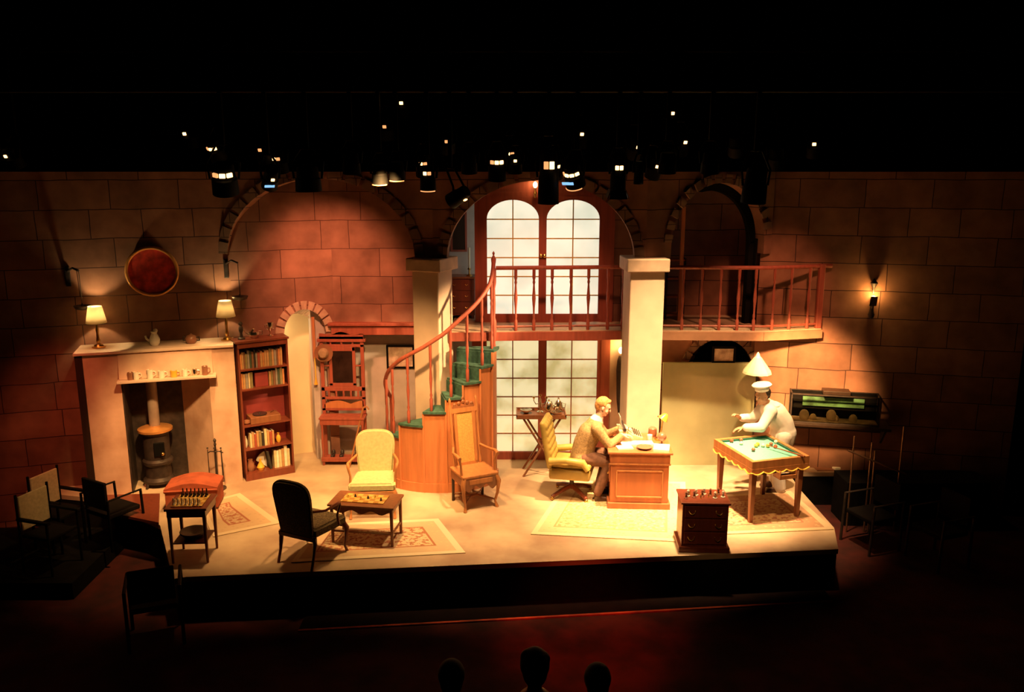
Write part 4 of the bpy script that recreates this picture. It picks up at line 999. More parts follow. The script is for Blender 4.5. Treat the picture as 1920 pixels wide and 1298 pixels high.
# desk lamp
t = thing('desk_lamp', 'small brass desk lamp with tilted shade on the far right of the desk', 'lamp', ondk(.30, .50), 0)
MB().lathe([(.07, 0), (.07, .015), (.015, .03), (.01, .05)], 16).build('lamp_base', M_gold, t, smooth=40)
MB().tube([(0, 0, .04), (.02, 0, .15), (.03, 0, .25), (0, 0, .31), (-.04, 0, .32)], .009, 8).build('lamp_arm', M_gold, t, smooth=40)
m = MB(); m.lathe([(.07, 0), (.03, .08), (.012, .09)], 16, Matrix.Translation((.03, 0, .28)) @ Matrix.Rotation(R(35), 4, 'Y')); m.build('lamp_shade', M_yell, t, smooth=40)
t = thing('globe', 'brown rounded globe beside the desk lamp', 'globe', ondk(.30, .28))
MB().lathe([(.05, 0), (.05, .01), (.012, .02), (.012, .05)], 14).build('globe_foot', M_walnut, t, smooth=40); MB().sph((0, 0, .11), .06, n=16).build('globe_ball', M_brownc, t, smooth=40)
o = MB().lathe([(.03, 0), (.035, .02), (.035, .09), (.03, .09), (.0, .03)], 14).build('pen_cup', M_china, loc=ondk(.16, .42), smooth=40); tag(o, 'white cup standing between papers and desk lamp', 'cup')
o = MB().lathe([(.05, 0), (.06, .04), (.055, .11), (.03, .13)], 16).build('tobacco_jar', M_brownc, loc=ondk(.22, .64), smooth=40); tag(o, 'round brown jar near the column end of the desk', 'jar')
# swivel chair
sc = thing('swivel_chair', 'tufted mustard leather swivel chair under the seated man', 'chair', (.80, 10.78, 0), R(-12))
m = MB(); m.box(-.27, -.27, .30, .27, .27, .45, bev=.03); m.build('seat_base', M_leather2, sc, smooth=50)
m = MB(); m.box(-.24, -.23, .44, .28, .23, .52, bev=.03); m.build('seat', M_leather, sc, smooth=50)
m = MB(); n = 10
Mk = Matrix.Translation((-.26, 0, .42)) @ Matrix.Rotation(R(-10), 4, 'Y')
m.box(-.04, -.25, 0, .04, .25, .66, bev=.035, M=Mk)
for i in range(6):
    for j in range(5): m.sph(Mk @ Vector((.04, -.19 + .095 * j, .12 + .09 * i)), .05, (.5, 1, 1), 8)
m.build('tufted_back', M_leather, sc, vox=.014)
for s_ in (-1, 1):
    m = MB(); m.tube([(-.26, s_ * .27, .55), (-.05, s_ * .28, .58), (.18, s_ * .27, .56), (.24, s_ * .26, .46)], .045, 10, [.05, .045, .05, .04]); m.build('armrest', M_leather, sc, smooth=60)
MB().cyl((0, 0, .10), (0, 0, .31), .03).build('swivel_column', M_iron, sc)
for k in range(4):
    a = R(45 + 90 * k); f_ = MB().tube([(0, 0, .14), (.18 * math.cos(a), .18 * math.sin(a), .10), (.32 * math.cos(a), .32 * math.sin(a), .05)], .03, 8, [.035, .03, .025]).build('base_foot', M_mahog, sc, smooth=50)
    MB().sph((.32 * math.cos(a), .32 * math.sin(a), .025), .025).build('castor', M_gold, f_, smooth=40)

# ------------------------------------------------------------------ people
def limb(m, a, b, r0, r1):
    a = Vector(a); b = Vector(b)
    n = max(2, int((b - a).length / (min(r0, r1) * .6)))
    m.cyl(a, b, r0, r1, 16); m.sph(a, r0, n=16); m.sph(b, r1, n=16)
def chain(m, pts, rs):
    for i in range(len(pts) - 1): limb(m, pts[i], pts[i + 1], rs[i], rs[i + 1])
def hand(m, wrist, fdir, up, curl=.5, s=1.0, thumb=1):
    """palm plus five bent fingers; fdir the way the fingers point, up the back of the hand"""
    fd = Vector(fdir).normalized(); upv = Vector(up).normalized(); sd = fd.cross(upv).normalized(); upv = sd.cross(fd).normalized()
    wr = Vector(wrist)
    for i in range(4):
        o = (i - 1.5) * .019 * s
        kn = wr + fd * (.082 - .006 * abs(i - 1.3)) * s + sd * o
        limb(m, wr + fd * .02 * s + sd * o * .7, kn, .013 * s, .0105 * s)
        L = (.040, .046, .043, .034)[i] * s; dirv = fd; p = kn
        for j in range(3):
            dirv = (Matrix.Rotation(-curl * (.6 + .25 * j), 3, sd) @ dirv) if True else dirv
            q = p + dirv * L * (1, .68, .55)[j]; limb(m, p, q, (.0095 - .001 * j) * s, (.0088 - .001 * j) * s); p = q
    tb = wr + fd * .025 * s + sd * thumb * -.026 * s
    t1 = tb + (fd * .6 + sd * -thumb * .75 - upv * .25).normalized() * .042 * s; t2 = t1 + (fd * .9 + sd * -thumb * .2 - upv * .35).normalized() * .032 * s
    limb(m, tb, t1, .014 * s, .011 * s); limb(m, t1, t2, .011 * s, .009 * s)
def head(m, c, face, up=(0, 0, 1), s=1.0):
    """skull, jaw, nose, brow, lips and ears; face = looking direction"""
    f_ = Vector(face).normalized(); u = Vector(up).normalized(); sd = f_.cross(u).normalized(); u = sd.cross(f_)
    Mr = Matrix((sd, f_, u)).transposed().to_4x4(); c = Vector(c)
    def P_(x, y, z): return c + (sd * x + f_ * y + u * z) * s
    m.sph(P_(0, -.012, .03), .095 * s, (.80, 1.0, .92), 20, Mr)
    m.sph(P_(0, .018, -.035), .07 * s, (.84, .95, 1.1), 18, Mr); m.sph(P_(0, .022, .0), .078 * s, (.84, .82, 1.1), 18, Mr)
    m.sph(P_(0, .055, -.085), .026 * s, (1.1, .9, .8), 12, Mr)
    limb(m, P_(0, .080, .018), P_(0, .100, -.020), .010 * s, .012 * s)
    m.sph(P_(0, .068, .032), .036 * s, (1.5, .6, .45), 14, Mr)
    m.sph(P_(0, .074, -.054), .018 * s, (1.5, .8, .7), 12, Mr)
    for q in (-1, 1):
        m.sph(P_(q * .076, -.005, -.005), .024 * s, (.35, .75, 1.15), 10, Mr)
        m.sph(P_(q * .038, .050, -.028), .028 * s, (1, .9, 1), 12, Mr)
    return P_
def eyes(P_, par, s=1.0):
    for q in (-1, 1): MB().sph(P_(q * .03, .084, .010), .007 * s, n=8).build('eye', M_blackc, par)

# --- man writing at the desk (faces +x)
mn = thing('person', 'man in an olive tweed jacket seated at the desk, leaning over his papers', 'person', (.93, 10.72, 0))
def rel(v): return Vector(v)
pel = (.0, 0, .60); ches = (.10, -.01, .90); shl = (.17, 0, 1.03)
sL = (.16, .16, 1.01); sR = (.17, -.17, 1.00)
eL = (.33, .20, .80); eR = (.33, -.22, .79); wL = (.50, .12, .92); wR = (.50, -.10, .90)
hd = Vector((.265, -.005, 1.245))
kL = (.36, .12, .56); kR = (.36, -.14, .55); aL = (.24, .10, .10); aR = (.20, -.16, .10)
m = MB()
chain(m, [pel, (.04, 0, .75), ches, shl], [.13, .125, .13, .10]); limb(m, sL, sR, .06, .06)
limb(m, shl, (.225, 0, 1.15), .055, .05)
chain(m, [sL, eL, wL], [.052, .038, .026]); chain(m, [sR, eR, wR], [.052, .038, .026])
chain(m, [(0, .08, .58), kL, aL], [.085, .055, .037]); chain(m, [(0, -.08, .58), kR, aR], [.085, .055, .037])
face = Vector((.92, -.12, -.36))
P_ = head(m, hd, face, (.36, 0, .93))
hand(m, wL, (.8, -.2, .1), (0, 0, 1), .35, 1, 1); hand(m, wR, (.85, .1, -.05), (0, 0, 1), .45, 1, -1)
m.build('body', M_skin, mn, vox=.0065)
eyes(P_, mn)
m = MB(); Mr = Matrix.Rotation(R(-18), 4, 'Y')
m.sph(P_(0, -.035, .055), .098, (.98, .86, .84), 20, Mr); m.sph(P_(0, -.065, .0), .07, (.8, .95, 1.1), 16); m.sph(P_(0, .03, .095), .05, (.85, 1.1, .5), 12, Mr)
for q in (-1, 1): m.sph(P_(q * .064, .0, .045), .03, (.7, .7, 1), 10)
m.build('hair', M_hair, mn, vox=.008)
m = MB()
chain(m, [(-.01, 0, .56), (.03, 0, .75), (.095, -.01, .90), (.155, 0, 1.0)], [.155, .15, .155, .12]); limb(m, sL, sR, .075, .075)
for sg in (-1, 1): limb(m, (-.02, sg * .07, .56), (.08, sg * .09, .54), .11, .09)
chain(m, [sL, eL, Vector(eL).lerp(Vector(wL), .86)], [.075, .056, .042]); chain(m, [sR, eR, Vector(eR).lerp(Vector(wR), .86)], [.075, .056, .042])
m.build('jacket', M_jacket, mn, vox=.012)
m = MB(); m.lathe([(.088, 0), (.080, .03), (.066, .075)], 18, Matrix.Translation((.175, 0, 1.065)) @ Matrix.Rotation(R(25), 4, 'Y')); m.build('shirt_collar', M_whitecl, mn, smooth=50)
m = MB(); 
chain(m, [(0.02, .08, .57), kL, (aL[0], aL[1], .13)], [.105, .08, .06]); chain(m, [(0.02, -.08, .57), kR, (aR[0], aR[1], .13)], [.105, .08, .06]); limb(m, (.0, -.06, .57), (0, .06, .57), .115, .115)
m.build('trousers', M_trouser, mn, vox=.012)
for (x, y, z) in (aL, aR):
    m = MB(); m.sph((x, y, .07), .05, (1, .85, 1.1)); limb(m, (x + .0, y, .042), (x + .15, y, .035), .042, .033); m.box(x - .04, y - .035, 0, x + .17, y + .035, .03, bev=.008)
    m.build('shoe', M_shoe, mn, vox=.009)
o = MB().cyl((0, 0, 0), (.02, .01, .14), .005).build('pen', M_gold, loc=(1.50, 10.63, .86)); tag(o, 'pen held upright in the hand of the seated man', 'pen')

# --- sailor leaning over the pool table (faces -x and a little to the front)
sx_, sy_ = 3.54, 11.0
sl = thing('person', 'man in a white sailor cap and white jacket bending at the pool table', 'person', (sx_, sy_, 0))
sL = (-.09, .15, 1.17); sR = (-.12, -.17, 1.15)
eL = (-.27, .10, .98); eR = (-.26, -.26, .96); wL = (-.48, -.02, 1.02); wR = (-.47, -.16, .93)
hd = Vector((-.21, -.05, 1.33))
m = MB()
chain(m, [(.10, 0, .80), (.08, 0, .92), (-.02, 0, 1.08), (-.10, 0, 1.16)], [.13, .12, .135, .10]); limb(m, sL, sR, .062, .062)
limb(m, (-.10, -.01, 1.17), (-.17, -.03, 1.26), .058, .05)
chain(m, [sL, eL, wL], [.052, .04, .028]); chain(m, [sR, eR, wR], [.052, .04, .028])
chain(m, [(.10, .09, .78), (.05, .11, .43), (.10, .11, .08)], [.09, .06, .04]); chain(m, [(.10, -.09, .78), (.04, -.10, .43), (.08, -.11, .08)], [.09, .06, .04])
face = Vector((-.86, -.42, -.25))
P_ = head(m, hd, face, (-.2, -.05, .97))
hand(m, wL, (-.6, -.25, .55), (-.3, 0, .9), .6, 1, -1); hand(m, wR, (-.9, .1, -.25), (0, 0, 1), .5, 1, 1)
m.build('body', M_skin2, sl, vox=.0065)
eyes(P_, sl)
m = MB(); m.sph(P_(0, -.045, .04), .092, (.95, .9, .85), 18); m.sph(P_(0, -.07, -.01), .06, (.9, .9, 1), 14); m.build('hair', M_hairdk, sl, vox=.008)
m = MB(); 
chain(m, [(.11, 0, .84), (.085, 0, .94), (-.015, 0, 1.07), (-.085, 0, 1.14)], [.165, .16, .165, .125]); limb(m, sL, sR, .085, .085)
chain(m, [(.12, 0, .80), (.10, 0, .72)], [.175, .18])
chain(m, [sL, eL, Vector(eL).lerp(Vector(wL), .82)], [.082, .066, .055]); chain(m, [sR, eR, Vector(eR).lerp(Vector(wR), .82)], [.082, .066, .055])
m.build('jacket', M_whitecl, sl, vox=.012)
m = MB(); m.box(-.13, -.15, 1.02, .08, .13, 1.215, bev=.05, M=Matrix.Translation((0, 0, 0))); 
m = MB(); limb(m, (-.14, -.09, 1.20), (-.17, -.02, 1.05), .03, .02); limb(m, (-.13, .07, 1.21), (-.17, -.02, 1.05), .03, .02); m.sph((-.03, 0, 1.20), .09, (1, 1.35, .45), 14); m.build('sailor_collar', M_whitecl, sl, vox=.01)
m = MB(); chain(m, [(.10, .08, .78), (.05, .11, .43), (.10, .11, .06)], [.12, .09, .09]); chain(m, [(.10, -.08, .78), (.04, -.10, .43), (.08, -.11, .06)], [.12, .09, .09]); m.build('trousers', M_whitecl, sl, vox=.013)
for y in (.11, -.11):
    m = MB(); limb(m, (.09, y, .045), (-.08, y - .03, .035), .045, .035); m.box(-.12, y - .06, 0, .13, y + .03, .03, bev=.008); m.build('shoe', M_shoe, sl, vox=.01)
cp = thing('sailor_cap', 'white round sailor cap worn by the pool player', 'cap', (0, 0, 0))
f_ = face.normalized(); 
Mc = Matrix.Translation(Vector((sx_, sy_, 0)) + P_(0, -.015, .075)) @ Matrix.Rotation(R(-8), 4, 'Y')
MB().lathe([(.088, .0), (.093, .01), (.093, .045), (.085, .05)], 24, Mc).build('cap_band', M_whitecl, cp, smooth=40)
MB().lathe([(.085, .045), (.125, .065), (.13, .08), (.11, .10), (.03, .108), (.0, .108)], 24, Mc).build('cap_crown', M_whitecl, cp, smooth=50)
# the cap is worn: keep it as a child of the person
for ch in list(cp.children): ch.parent = sl; ch.matrix_parent_inverse = Matrix.Translation((-sx_, -sy_, 0))
bpy.data.objects.remove(cp)

# ------------------------------------------------------------------ pool table
pt = thing('pool_table', 'small wooden pool table with green felt and a scalloped apron', 'pool table', (3.16, 10.33, 0), R(16.5))
pa, pb = .40, .46; PH = .83
Mp = None
m = MB(); fr = .05
m.box(-pa, -pb, PH - .10, pa, -pb + fr, PH); m.box(-pa, pb - fr, PH - .10, pa, pb, PH); m.box(-pa, -pb + fr, PH - .10, -pa + fr, pb - fr, PH); m.box(pa - fr, -pb + fr, PH - .10, pa, pb - fr, PH); m.build('table_rails', M_oak, pt)
MB().box(-pa + fr, -pb + fr, PH - .05, pa - fr, pb - fr, PH - .035).build('playing_surface', M_felt, pt)
m = MB(); q = .02
m.box(-pa + fr, -pb + fr, PH - .035, -pa + fr + q, pb - fr, PH - .012); m.box(pa - fr - q, -pb + fr, PH - .035, pa - fr, pb - fr, PH - .012); m.box(-pa + fr + q, pb - fr - q, PH - .035, pa - fr - q, pb - fr, PH - .012); m.box(-pa + fr + q, -pb + fr, PH - .035, pa - fr - q, -pb + fr + q, PH - .012)
m.build('cushions', M_cushion, pt)
def scallop(L, n_, z0_, amp):
    pts = [(-L, 0, z0_ + .045)]
    for i in range(41): x = -L + 2 * L * i / 40; pts.append((x, 0, z0_ - amp * abs(math.sin(n_ * PI * i / 40))))
    pts.append((L, 0, z0_ + .045)); return pts
m = MB()
m.prism(scallop(pa, 5, PH - .14, .03), (0, .02, 0), Matrix.Translation((0, -pb - .002, 0)))
m.prism(scallop(pa, 5, PH - .14, .03), (0, .02, 0), Matrix.Translation((0, pb - .018, 0)))
for s_ in (-1, 1): m.prism(scallop(pb, 6, PH - .14, .03), (0, .02, 0), Matrix.Translation((s_ * pa - (.018 if s_ > 0 else .002), 0, 0)) @ Matrix.Rotation(PI / 2, 4, 'Z') @ Matrix.Translation((0, -.02 if s_ > 0 else -.02, 0)))
m.build('scalloped_apron', M_oak, pt)
m = MB()
for M_, L_, n_ in ((Matrix.Translation((0, -pb - .006, 0)), pa, 5), (Matrix.Translation((0, pb + .006, 0)), pa, 5), (Matrix.Translation((-pa - .006, 0, 0)) @ Matrix.Rotation(PI / 2, 4, 'Z'), pb, 6), (Matrix.Translation((pa + .006, 0, 0)) @ Matrix.Rotation(PI / 2, 4, 'Z'), pb, 6)):
    m.tube([M_ @ Vector(p_) for p_ in scallop(L_, n_, PH - .14, .03)[1:-1]], .008, 6)
m.build('wavy_moulding', M_board, pt)
MB().box(-pa + .06, -pb + .06, PH - .20, pa - .06, pb - .06, PH - .09).build('frame_box', M_darkwood, pt)
for x in (-pa + .07, pa - .07):
    for y in (-pb + .08, pb - .08):
        m = MB(); g0 = .036; g1 = .022
        vs0 = [(x - g1, y - g1, 0), (x + g1, y - g1, 0), (x + g1, y + g1, 0), (x - g1, y + g1, 0)]
        bm = m.bm; a_ = [bm.verts.new(v) for v in vs0]; b_ = [bm.verts.new((x + (v[0] - x) * g0 / g1, y + (v[1] - y) * g0 / g1, PH - .12)) for v in vs0]
        for i in range(4): bm.faces.new((a_[i], a_[(i + 1) % 4], b_[(i + 1) % 4], b_[i]))
        bm.faces.new(a_[::-1]); bm.faces.new(b_); m.build('leg', M_walnut, pt)
m = MB(); m.box(-.02, -pb - .03, PH - .26, .22, -pb + .12, PH - .245); m.box(-.02, -pb - .03, PH - .245, .22, -pb - .02, PH - .21); m.box(-.02, -pb - .03, PH - .26, -.01, -pb + .12, PH - .15); m.box(.21, -pb - .03, PH - .26, .22, -pb + .12, PH - .15); m.build('ball_tray', M_oak, pt)
def onpt(x, y, z): 
    v = Matrix.Rotation(R(16.5), 3, 'Z') @ Vector((x, y, 0)); return (3.16 + v.x, 10.33 + v.y, z)
ballm = {'red': M_otto, 'yellow': M_yell, 'white': M_china, 'brown': M_brownc, 'cream': M_board}
for i, (x, y, c_, lb) in enumerate(((-.20, .36, 'red', 'red pool ball by the far cushion, the left one of the pair'), (-.06, .36, 'brown', 'brown pool ball by the far cushion, right of the red one'), (-.13, .24, 'white', 'white cue ball left of centre on the green felt'),
        (.00, .10, 'cream', 'cream pool ball at the left of the central cluster'), (.05, .14, 'yellow', 'yellow pool ball at the back of the central cluster'), (.09, .08, 'white', 'white pool ball in the middle of the central cluster'),
        (.14, .05, 'cream', 'cream pool ball at the right of the central cluster'), (.22, .10, 'brown', 'brown pool ball right of the central cluster'), (.22, .0, 'red', 'red pool ball at the near right of the cluster'), (-.12, -.03, 'brown', 'dark brown pool ball alone near the left cushion'), (.33, .16, 'white', 'white ball close to the right cushion'))):
    o = MB().sph((0, 0, .025), .025, n=14).build('pool_ball', ballm[c_], loc=onpt(x, y, PH - .035), smooth=60); tag(o, lb, 'ball', 'pool balls on the green felt')
a_ = Vector(onpt(.10, .02, PH + .015)); b_ = Vector(onpt(.30, -.50, PH + .015)); o = MB().tube([a_, a_.lerp(b_, .5), b_], .01, 8, [.005, .009, .013]).build('pool_cue', M_walnut, smooth=40); tag(o, 'short pool cue lying over the near rail of the pool table', 'cue')

# ------------------------------------------------------------------ floor lamp behind the sailor
fl_ = D(1419, 705, 11.42)
t = thing('floor_lamp', 'floor lamp with a wide pale conical shade behind the sailor', 'lamp', (fl_.x, 11.42, -.07))
MB().lathe([(.13, 0), (.13, .02), (.03, .04), (.015, .06), (.013, 1.70)], 14).build('lamp_pole', M_darkwood, t, smooth=40)
sh = MB(); n = 12; rr = [[sh.bm.verts.new((r_ * math.cos(2 * PI * i / n), r_ * math.sin(2 * PI * i / n), z)) for i in range(n)] for r_, z in ((.20, 1.60), (.19, 1.63), (.05, 1.82))]
for k in range(2):
    for i in range(n): sh.bm.faces.new((rr[k][i], rr[k][(i + 1) % n], rr[k + 1][(i + 1) % n], rr[k + 1][i]))
o = sh.build('lamp_shade', mat('ivory panelled shade', (.78, .66, .45), .8, var=.06), t); sm = o.modifiers.new('t', 'SOLIDIFY'); sm.thickness = .004
MB().lathe([(.05, 1.82), (.03, 1.84), (.022, 1.87), (.0, 1.90)], 12).build('finial', M_china, t, smooth=40)

# ------------------------------------------------------------------ aquarium on its shelf
aL_ = D(1472, 800, 11.75)
ra = math.atan2(RW1.y - RW0.y, RW1.x - RW0.x)
AQ0 = Vector((D(1470, 800, 11.72).x, 11.50, 0)); AW = 1.18; AZ = .80
t = thing('shelf_bench', 'dark wooden shelf carrying the aquarium along the right wall', 'shelf', AQ0, ra)
MB().box(-.02, -.06, AZ - .04, AW + .15, .36, AZ, bev=.004).build('shelf_board', M_darkwood, t)
MB().box(.0, .26, AZ - .16, AW + .12, .30, AZ - .04).build('shelf_rail', M_darkwood, t)
for x in (.02, AW + .08): MB().prism([(x, .30, AZ - .04), (x, .0, AZ - .04), (x, .30, AZ - .32)], (.03, 0, 0)).build('bracket', M_darkwood, t)
aq = thing('aquarium', 'long dark framed glass tank with green weed and pale rocks on the right wall', 'aquarium', (AQ0.x, AQ0.y, AZ), ra)
AH = .42; AD = .26
m = MB(); f2 = .018
for x in (0, AW - f2):
    for y in (0, AD - f2): m.box(x, y, 0, x + f2, y + f2, AH)
for z in (0, AH - f2):
    m.box(0, 0, z, AW, f2, z + f2); m.box(0, AD - f2, z, AW, AD, z + f2); m.box(0, 0, z, f2, AD, z + f2); m.box(AW - f2, 0, z, AW, AD, z + f2)
m.build('tank_frame', M_iron, aq)
MB().box(f2, .005, f2, AW - f2, .009, AH - .08).build('glass_front', M_glass, aq)
MB().box(.01, AD - .02, .01, AW - .01, AD - .01, AH - .01).build('tank_back', M_black, aq)
MB().box(.02, .02, .012, AW - .02, AD - .03, .03).build('gravel', M_rock, aq)
MB().box(.18, AD - .06, .20, AW - .18, AD - .04, .33).build('green_backdrop', M_weed, aq)
for i, (x, r_, zc) in enumerate(((.20, .07, .08), (.32, .05, .05), (.56, .07, .10), (.62, .05, .05), (.85, .06, .06))):
    MB().sph((x, .10, zc), r_, (1, .8, 1.3), 10).build('rock', M_rock, aq, smooth=40)
m = MB(); m.box(.42, .02, AH + .0, .78, .22, AH + .05, bev=.006); m.build('tank_hood', M_darkwood, aq)
# papers at the foot of the right wall
p = F(1548, 879); o = MB().box(-.16, -.08, 0, .1, .08, .015).build('folded_cloth', M_brownc, loc=p + Vector((0, -.02, 0))); tag(o, 'brown folded cloth lying at the foot of the right wall', 'cloth')
o = MB().box(-.08, -.06, 0, .08, .06, .04, bev=.01).build('white_bundle', M_white, loc=p + Vector((.16, .0, 0)), rz=R(20)); tag(o, 'white bundle lying at the foot of the right wall', 'bundle')

# ------------------------------------------------------------------ wall sconces
def sconce(loc, rz, label, pw=6, lit=True):
    t = thing('wall_sconce', label, 'sconce', loc, rz)
    MB().lathe([(.0, -.30), (.035, -.28), (.045, -.24), (.03, -.20), (.02, -.1), (.02, 0)], 12, c=(0, -.04, 0)).build('sconce_stem', M_iron, t, smooth=40)
    MB().tube([(0, -.04, -.15), (0, -.11, -.14), (0, -.12, -.08)], .012, 6).build('arm', M_iron, t, smooth=40)
    m = MB(); m.prism([(-.055, -.16, -.10), (.035, -.16, -.10), (.045, -.16, .03), (-.04, -.16, .03)], (0, .03, 0)); m.build('shade', M_iron, t)
    MB().lathe([(.015, .0), (.015, .06), (.03, .10), (.05, .14), (.03, .17), (.0, .21)], 12, c=(0, -.05, .06)).build('finial', M_iron, t, smooth=40)
    MB().sph((0, -.09, .0), .022, (1, 1, 1.5)).build('bulb', M_bulb, t, smooth=40)
    l = bpy.data.lights.new('sconce_light', 'POINT'); l.energy = pw; l.color = (1, .55, .14); l.shadow_soft_size = .03
    lo = bpy.data.objects.new('sconce_light', l); col.objects.link(lo); lo.parent = t; lo.location = (.0, -.085, .05)
    return t
u = (1635 - 960) / FPX
s_ = s_on(RW0, RW1, 1636, 2.6); P2 = RW0 + (RW1 - RW0).normalized() * s_
sconce((P2.x, P2.y, D(1635, 557, P2.y).z), ra, 'black wrought sconce glowing on the shadowed right wall', 9)
P2 = D(1163, 655, 12.2)
t = thing('wall_torch', 'wall torch with a bright flame bulb beside the desk column under the balcony', 'sconce', (P2.x, 12.18, P2.z))
MB().lathe([(.02, -.95), (.045, -.75), (.06, -.3), (.05, -.15), (.03, -.08)], 12, c=(0, -.06, 0)).build('torch_body', M_iron, t, smooth=40)
MB().sph((0, -.06, .0), .035, (1, 1, 1.4)).build('bulb', M_bulb, t, smooth=40)
l = bpy.data.lights.new('torch_light', 'POINT'); l.energy = 7; l.color = (1, .6, .16); l.shadow_soft_size = .03
lo = bpy.data.objects.new('torch_light', l); col.objects.link(lo); lo.parent = t; lo.location = (0, -.10, .05)
P2 = D(1004, 350, 12.0)
t = thing('candle_sconce', 'small lit sconce on the timber above the arched doors', 'sconce', (P2.x, 12.17, P2.z))
MB().lathe([(.01, -.16), (.03, -.10), (.012, -.06), (.012, -.02)], 10, c=(0, -.04, 0)).build('holder', M_gold, t, smooth=40); MB().sph((0, -.04, .02), .03, (1, 1, 1.5)).build('bulb', M_bulb, t, smooth=40)
l = bpy.data.lights.new('candle_light', 'POINT'); l.energy = 2.5; l.color = (1, .55, .2); l.shadow_soft_size = .03
lo = bpy.data.objects.new('candle_light', l); col.objects.link(lo); lo.parent = t; lo.location = (0, -.12, .05)

# ------------------------------------------------------------------ rugs
def rug(px, label, colors):
    P = [F(*p) for p in px]; c = sum(P, Vector()) / 4
    bm = bmesh.new(); vs = [bm.verts.new((p.x - c.x, p.y - c.y, .010)) for p in P]; vb = [bm.verts.new((p.x - c.x, p.y - c.y, 0)) for p in P]
    W_ = ((P[1] - P[0]).length + (P[2] - P[3]).length) / 2; H_ = ((P[3] - P[0]).length + (P[2] - P[1]).length) / 2
    f = bm.faces.new(vs); uv = bm.loops.layers.uv.new('UVMap')
    for l_, q in zip(f.loops, ((0, 0), (W_, 0), (W_, H_), (0, H_))): l_[uv].uv = q
    for i in range(4): bm.faces.new((vs[i], vb[i], vb[(i + 1) % 4], vs[(i + 1) % 4]))
    me = bpy.data.meshes.new('rug'); bm.to_mesh(me); bm.free()
    me.materials.append(rugmat(label, *colors, W_ / 2, H_ / 2))
    o = bpy.data.objects.new('rug', me); col.objects.link(o); o.location = (c.x, c.y, .001); tag(o, label, 'rug')
rug([(546, 1056), (873, 1038), (822, 974), (600, 985)], 'floral cream and rust rug under the coffee table', ((.66, .50, .30), (.42, .17, .09), (.62, .46, .30), (.74, .64, .46)))
rug([(995, 1003), (1290, 1018), (1285, 905), (1062, 903)], 'large pale gold rug under the desk', ((.62, .46, .24), (.50, .32, .15), (.66, .50, .30), (.74, .62, .40)))
rug([(1296, 1006), (1563, 994), (1482, 922), (1318, 932)], 'red and tan patterned rug under the pool table', ((.55, .36, .20), (.38, .16, .10), (.46, .26, .15), (.64, .50, .32)))
rug([(400, 1008), (527, 982), (450, 926), (372, 946)], 'red patterned hearth rug between the ottoman and the dark armchair', ((.55, .38, .24), (.40, .15, .09), (.60, .42, .26), (.70, .56, .38)))

# ------------------------------------------------------------------ audience seating and dark edges
def canvas_chair(loc, rz, label, grp):
    t = thing('canvas_chair', label, 'chair', loc, rz, grp)
    MB().box(-.20, .19, .50, .20, .215, .92, bev=.01).build('backrest', M_canvas, t)
    MB().box(-.21, -.2, .42, .21, .2, .46, bev=.01).build('seat', M_cloth_dk, t)
    for s_ in (-1, 1):
        MB().tube([(s_ * .22, .22, 0), (s_ * .22, .21, .95)], .016, 6).build('back_post', M_blk2, t); MB().tube([(s_ * .22, -.2, 0), (s_ * .22, -.2, .64)], .016, 6).build('leg', M_blk2, t); MB().box(s_ * .22 - .025, -.24, .64, s_ * .22 + .025, .22, .67, bev=.005).build('armrest', M_blk2, t)
p = F(78, 985, -.5); q = F(108, 965, -.5)
canvas_chair((-5.42, 9.32, -.3), R(72), 'cream backed audience chair at the dark far left, the nearer of two', 'canvas audience chairs')
canvas_chair((-5.60, 9.90, -.3), R(72), 'cream backed audience chair at the dark far left, just behind its twin', 'canvas audience chairs')
MB().box(-7.4, 8.9, -.5, -5.0, 10.4, -.3).build('floor_riser', M_black, kind='structure')
def tube_armchair(loc, rz, label, mt):
    t = thing('black_armchair', label, 'armchair', loc, rz)
    MB().box(-.23, -.22, .40, .23, .22, .46, bev=.015).build('seat', M_cloth_dk, t); MB().box(-.22, .20, .52, .22, .24, .88, bev=.012).build('backrest', M_cloth_dk, t)
    for s_ in (-1, 1): MB().tube([(s_ * .26, .24, 0), (s_ * .26, .24, .66), (s_ * .26, -.22, .66), (s_ * .26, -.24, 0)], .018, 8).build('side_frame', mt, t)
tube_armchair((-5.0, 10.02, -.02 - .28), R(150), 'black armchair in shadow left of the fireplace pillar', M_blk2)
o = MB().prism([(F(190, 933).x, F(190, 933).y, 0), (F(300, 930).x, F(300, 930).y, 0), (F(298, 985).x, F(298, 985).y, 0), (F(215, 968).x, F(215, 968).y, 0)], (0, 0, .035)).build('hearth_slab', M_mahog); tag(o, 'dark brown hearth slab in front of the stove', 'hearth')
tube_armchair((-3.72, 8.12, -.5), R(-160), 'black tubular armchair beside the chess table at the front left corner', M_blk2)
tube_armchair((4.65, 10.3, -.5), R(-70), 'black armchair with glinting frame nearest the aquarium on the right', M_iron)
tube_armchair((5.3, 9.85, -.5), R(-70), 'black armchair in the dark at the far right of the stage', M_iron)
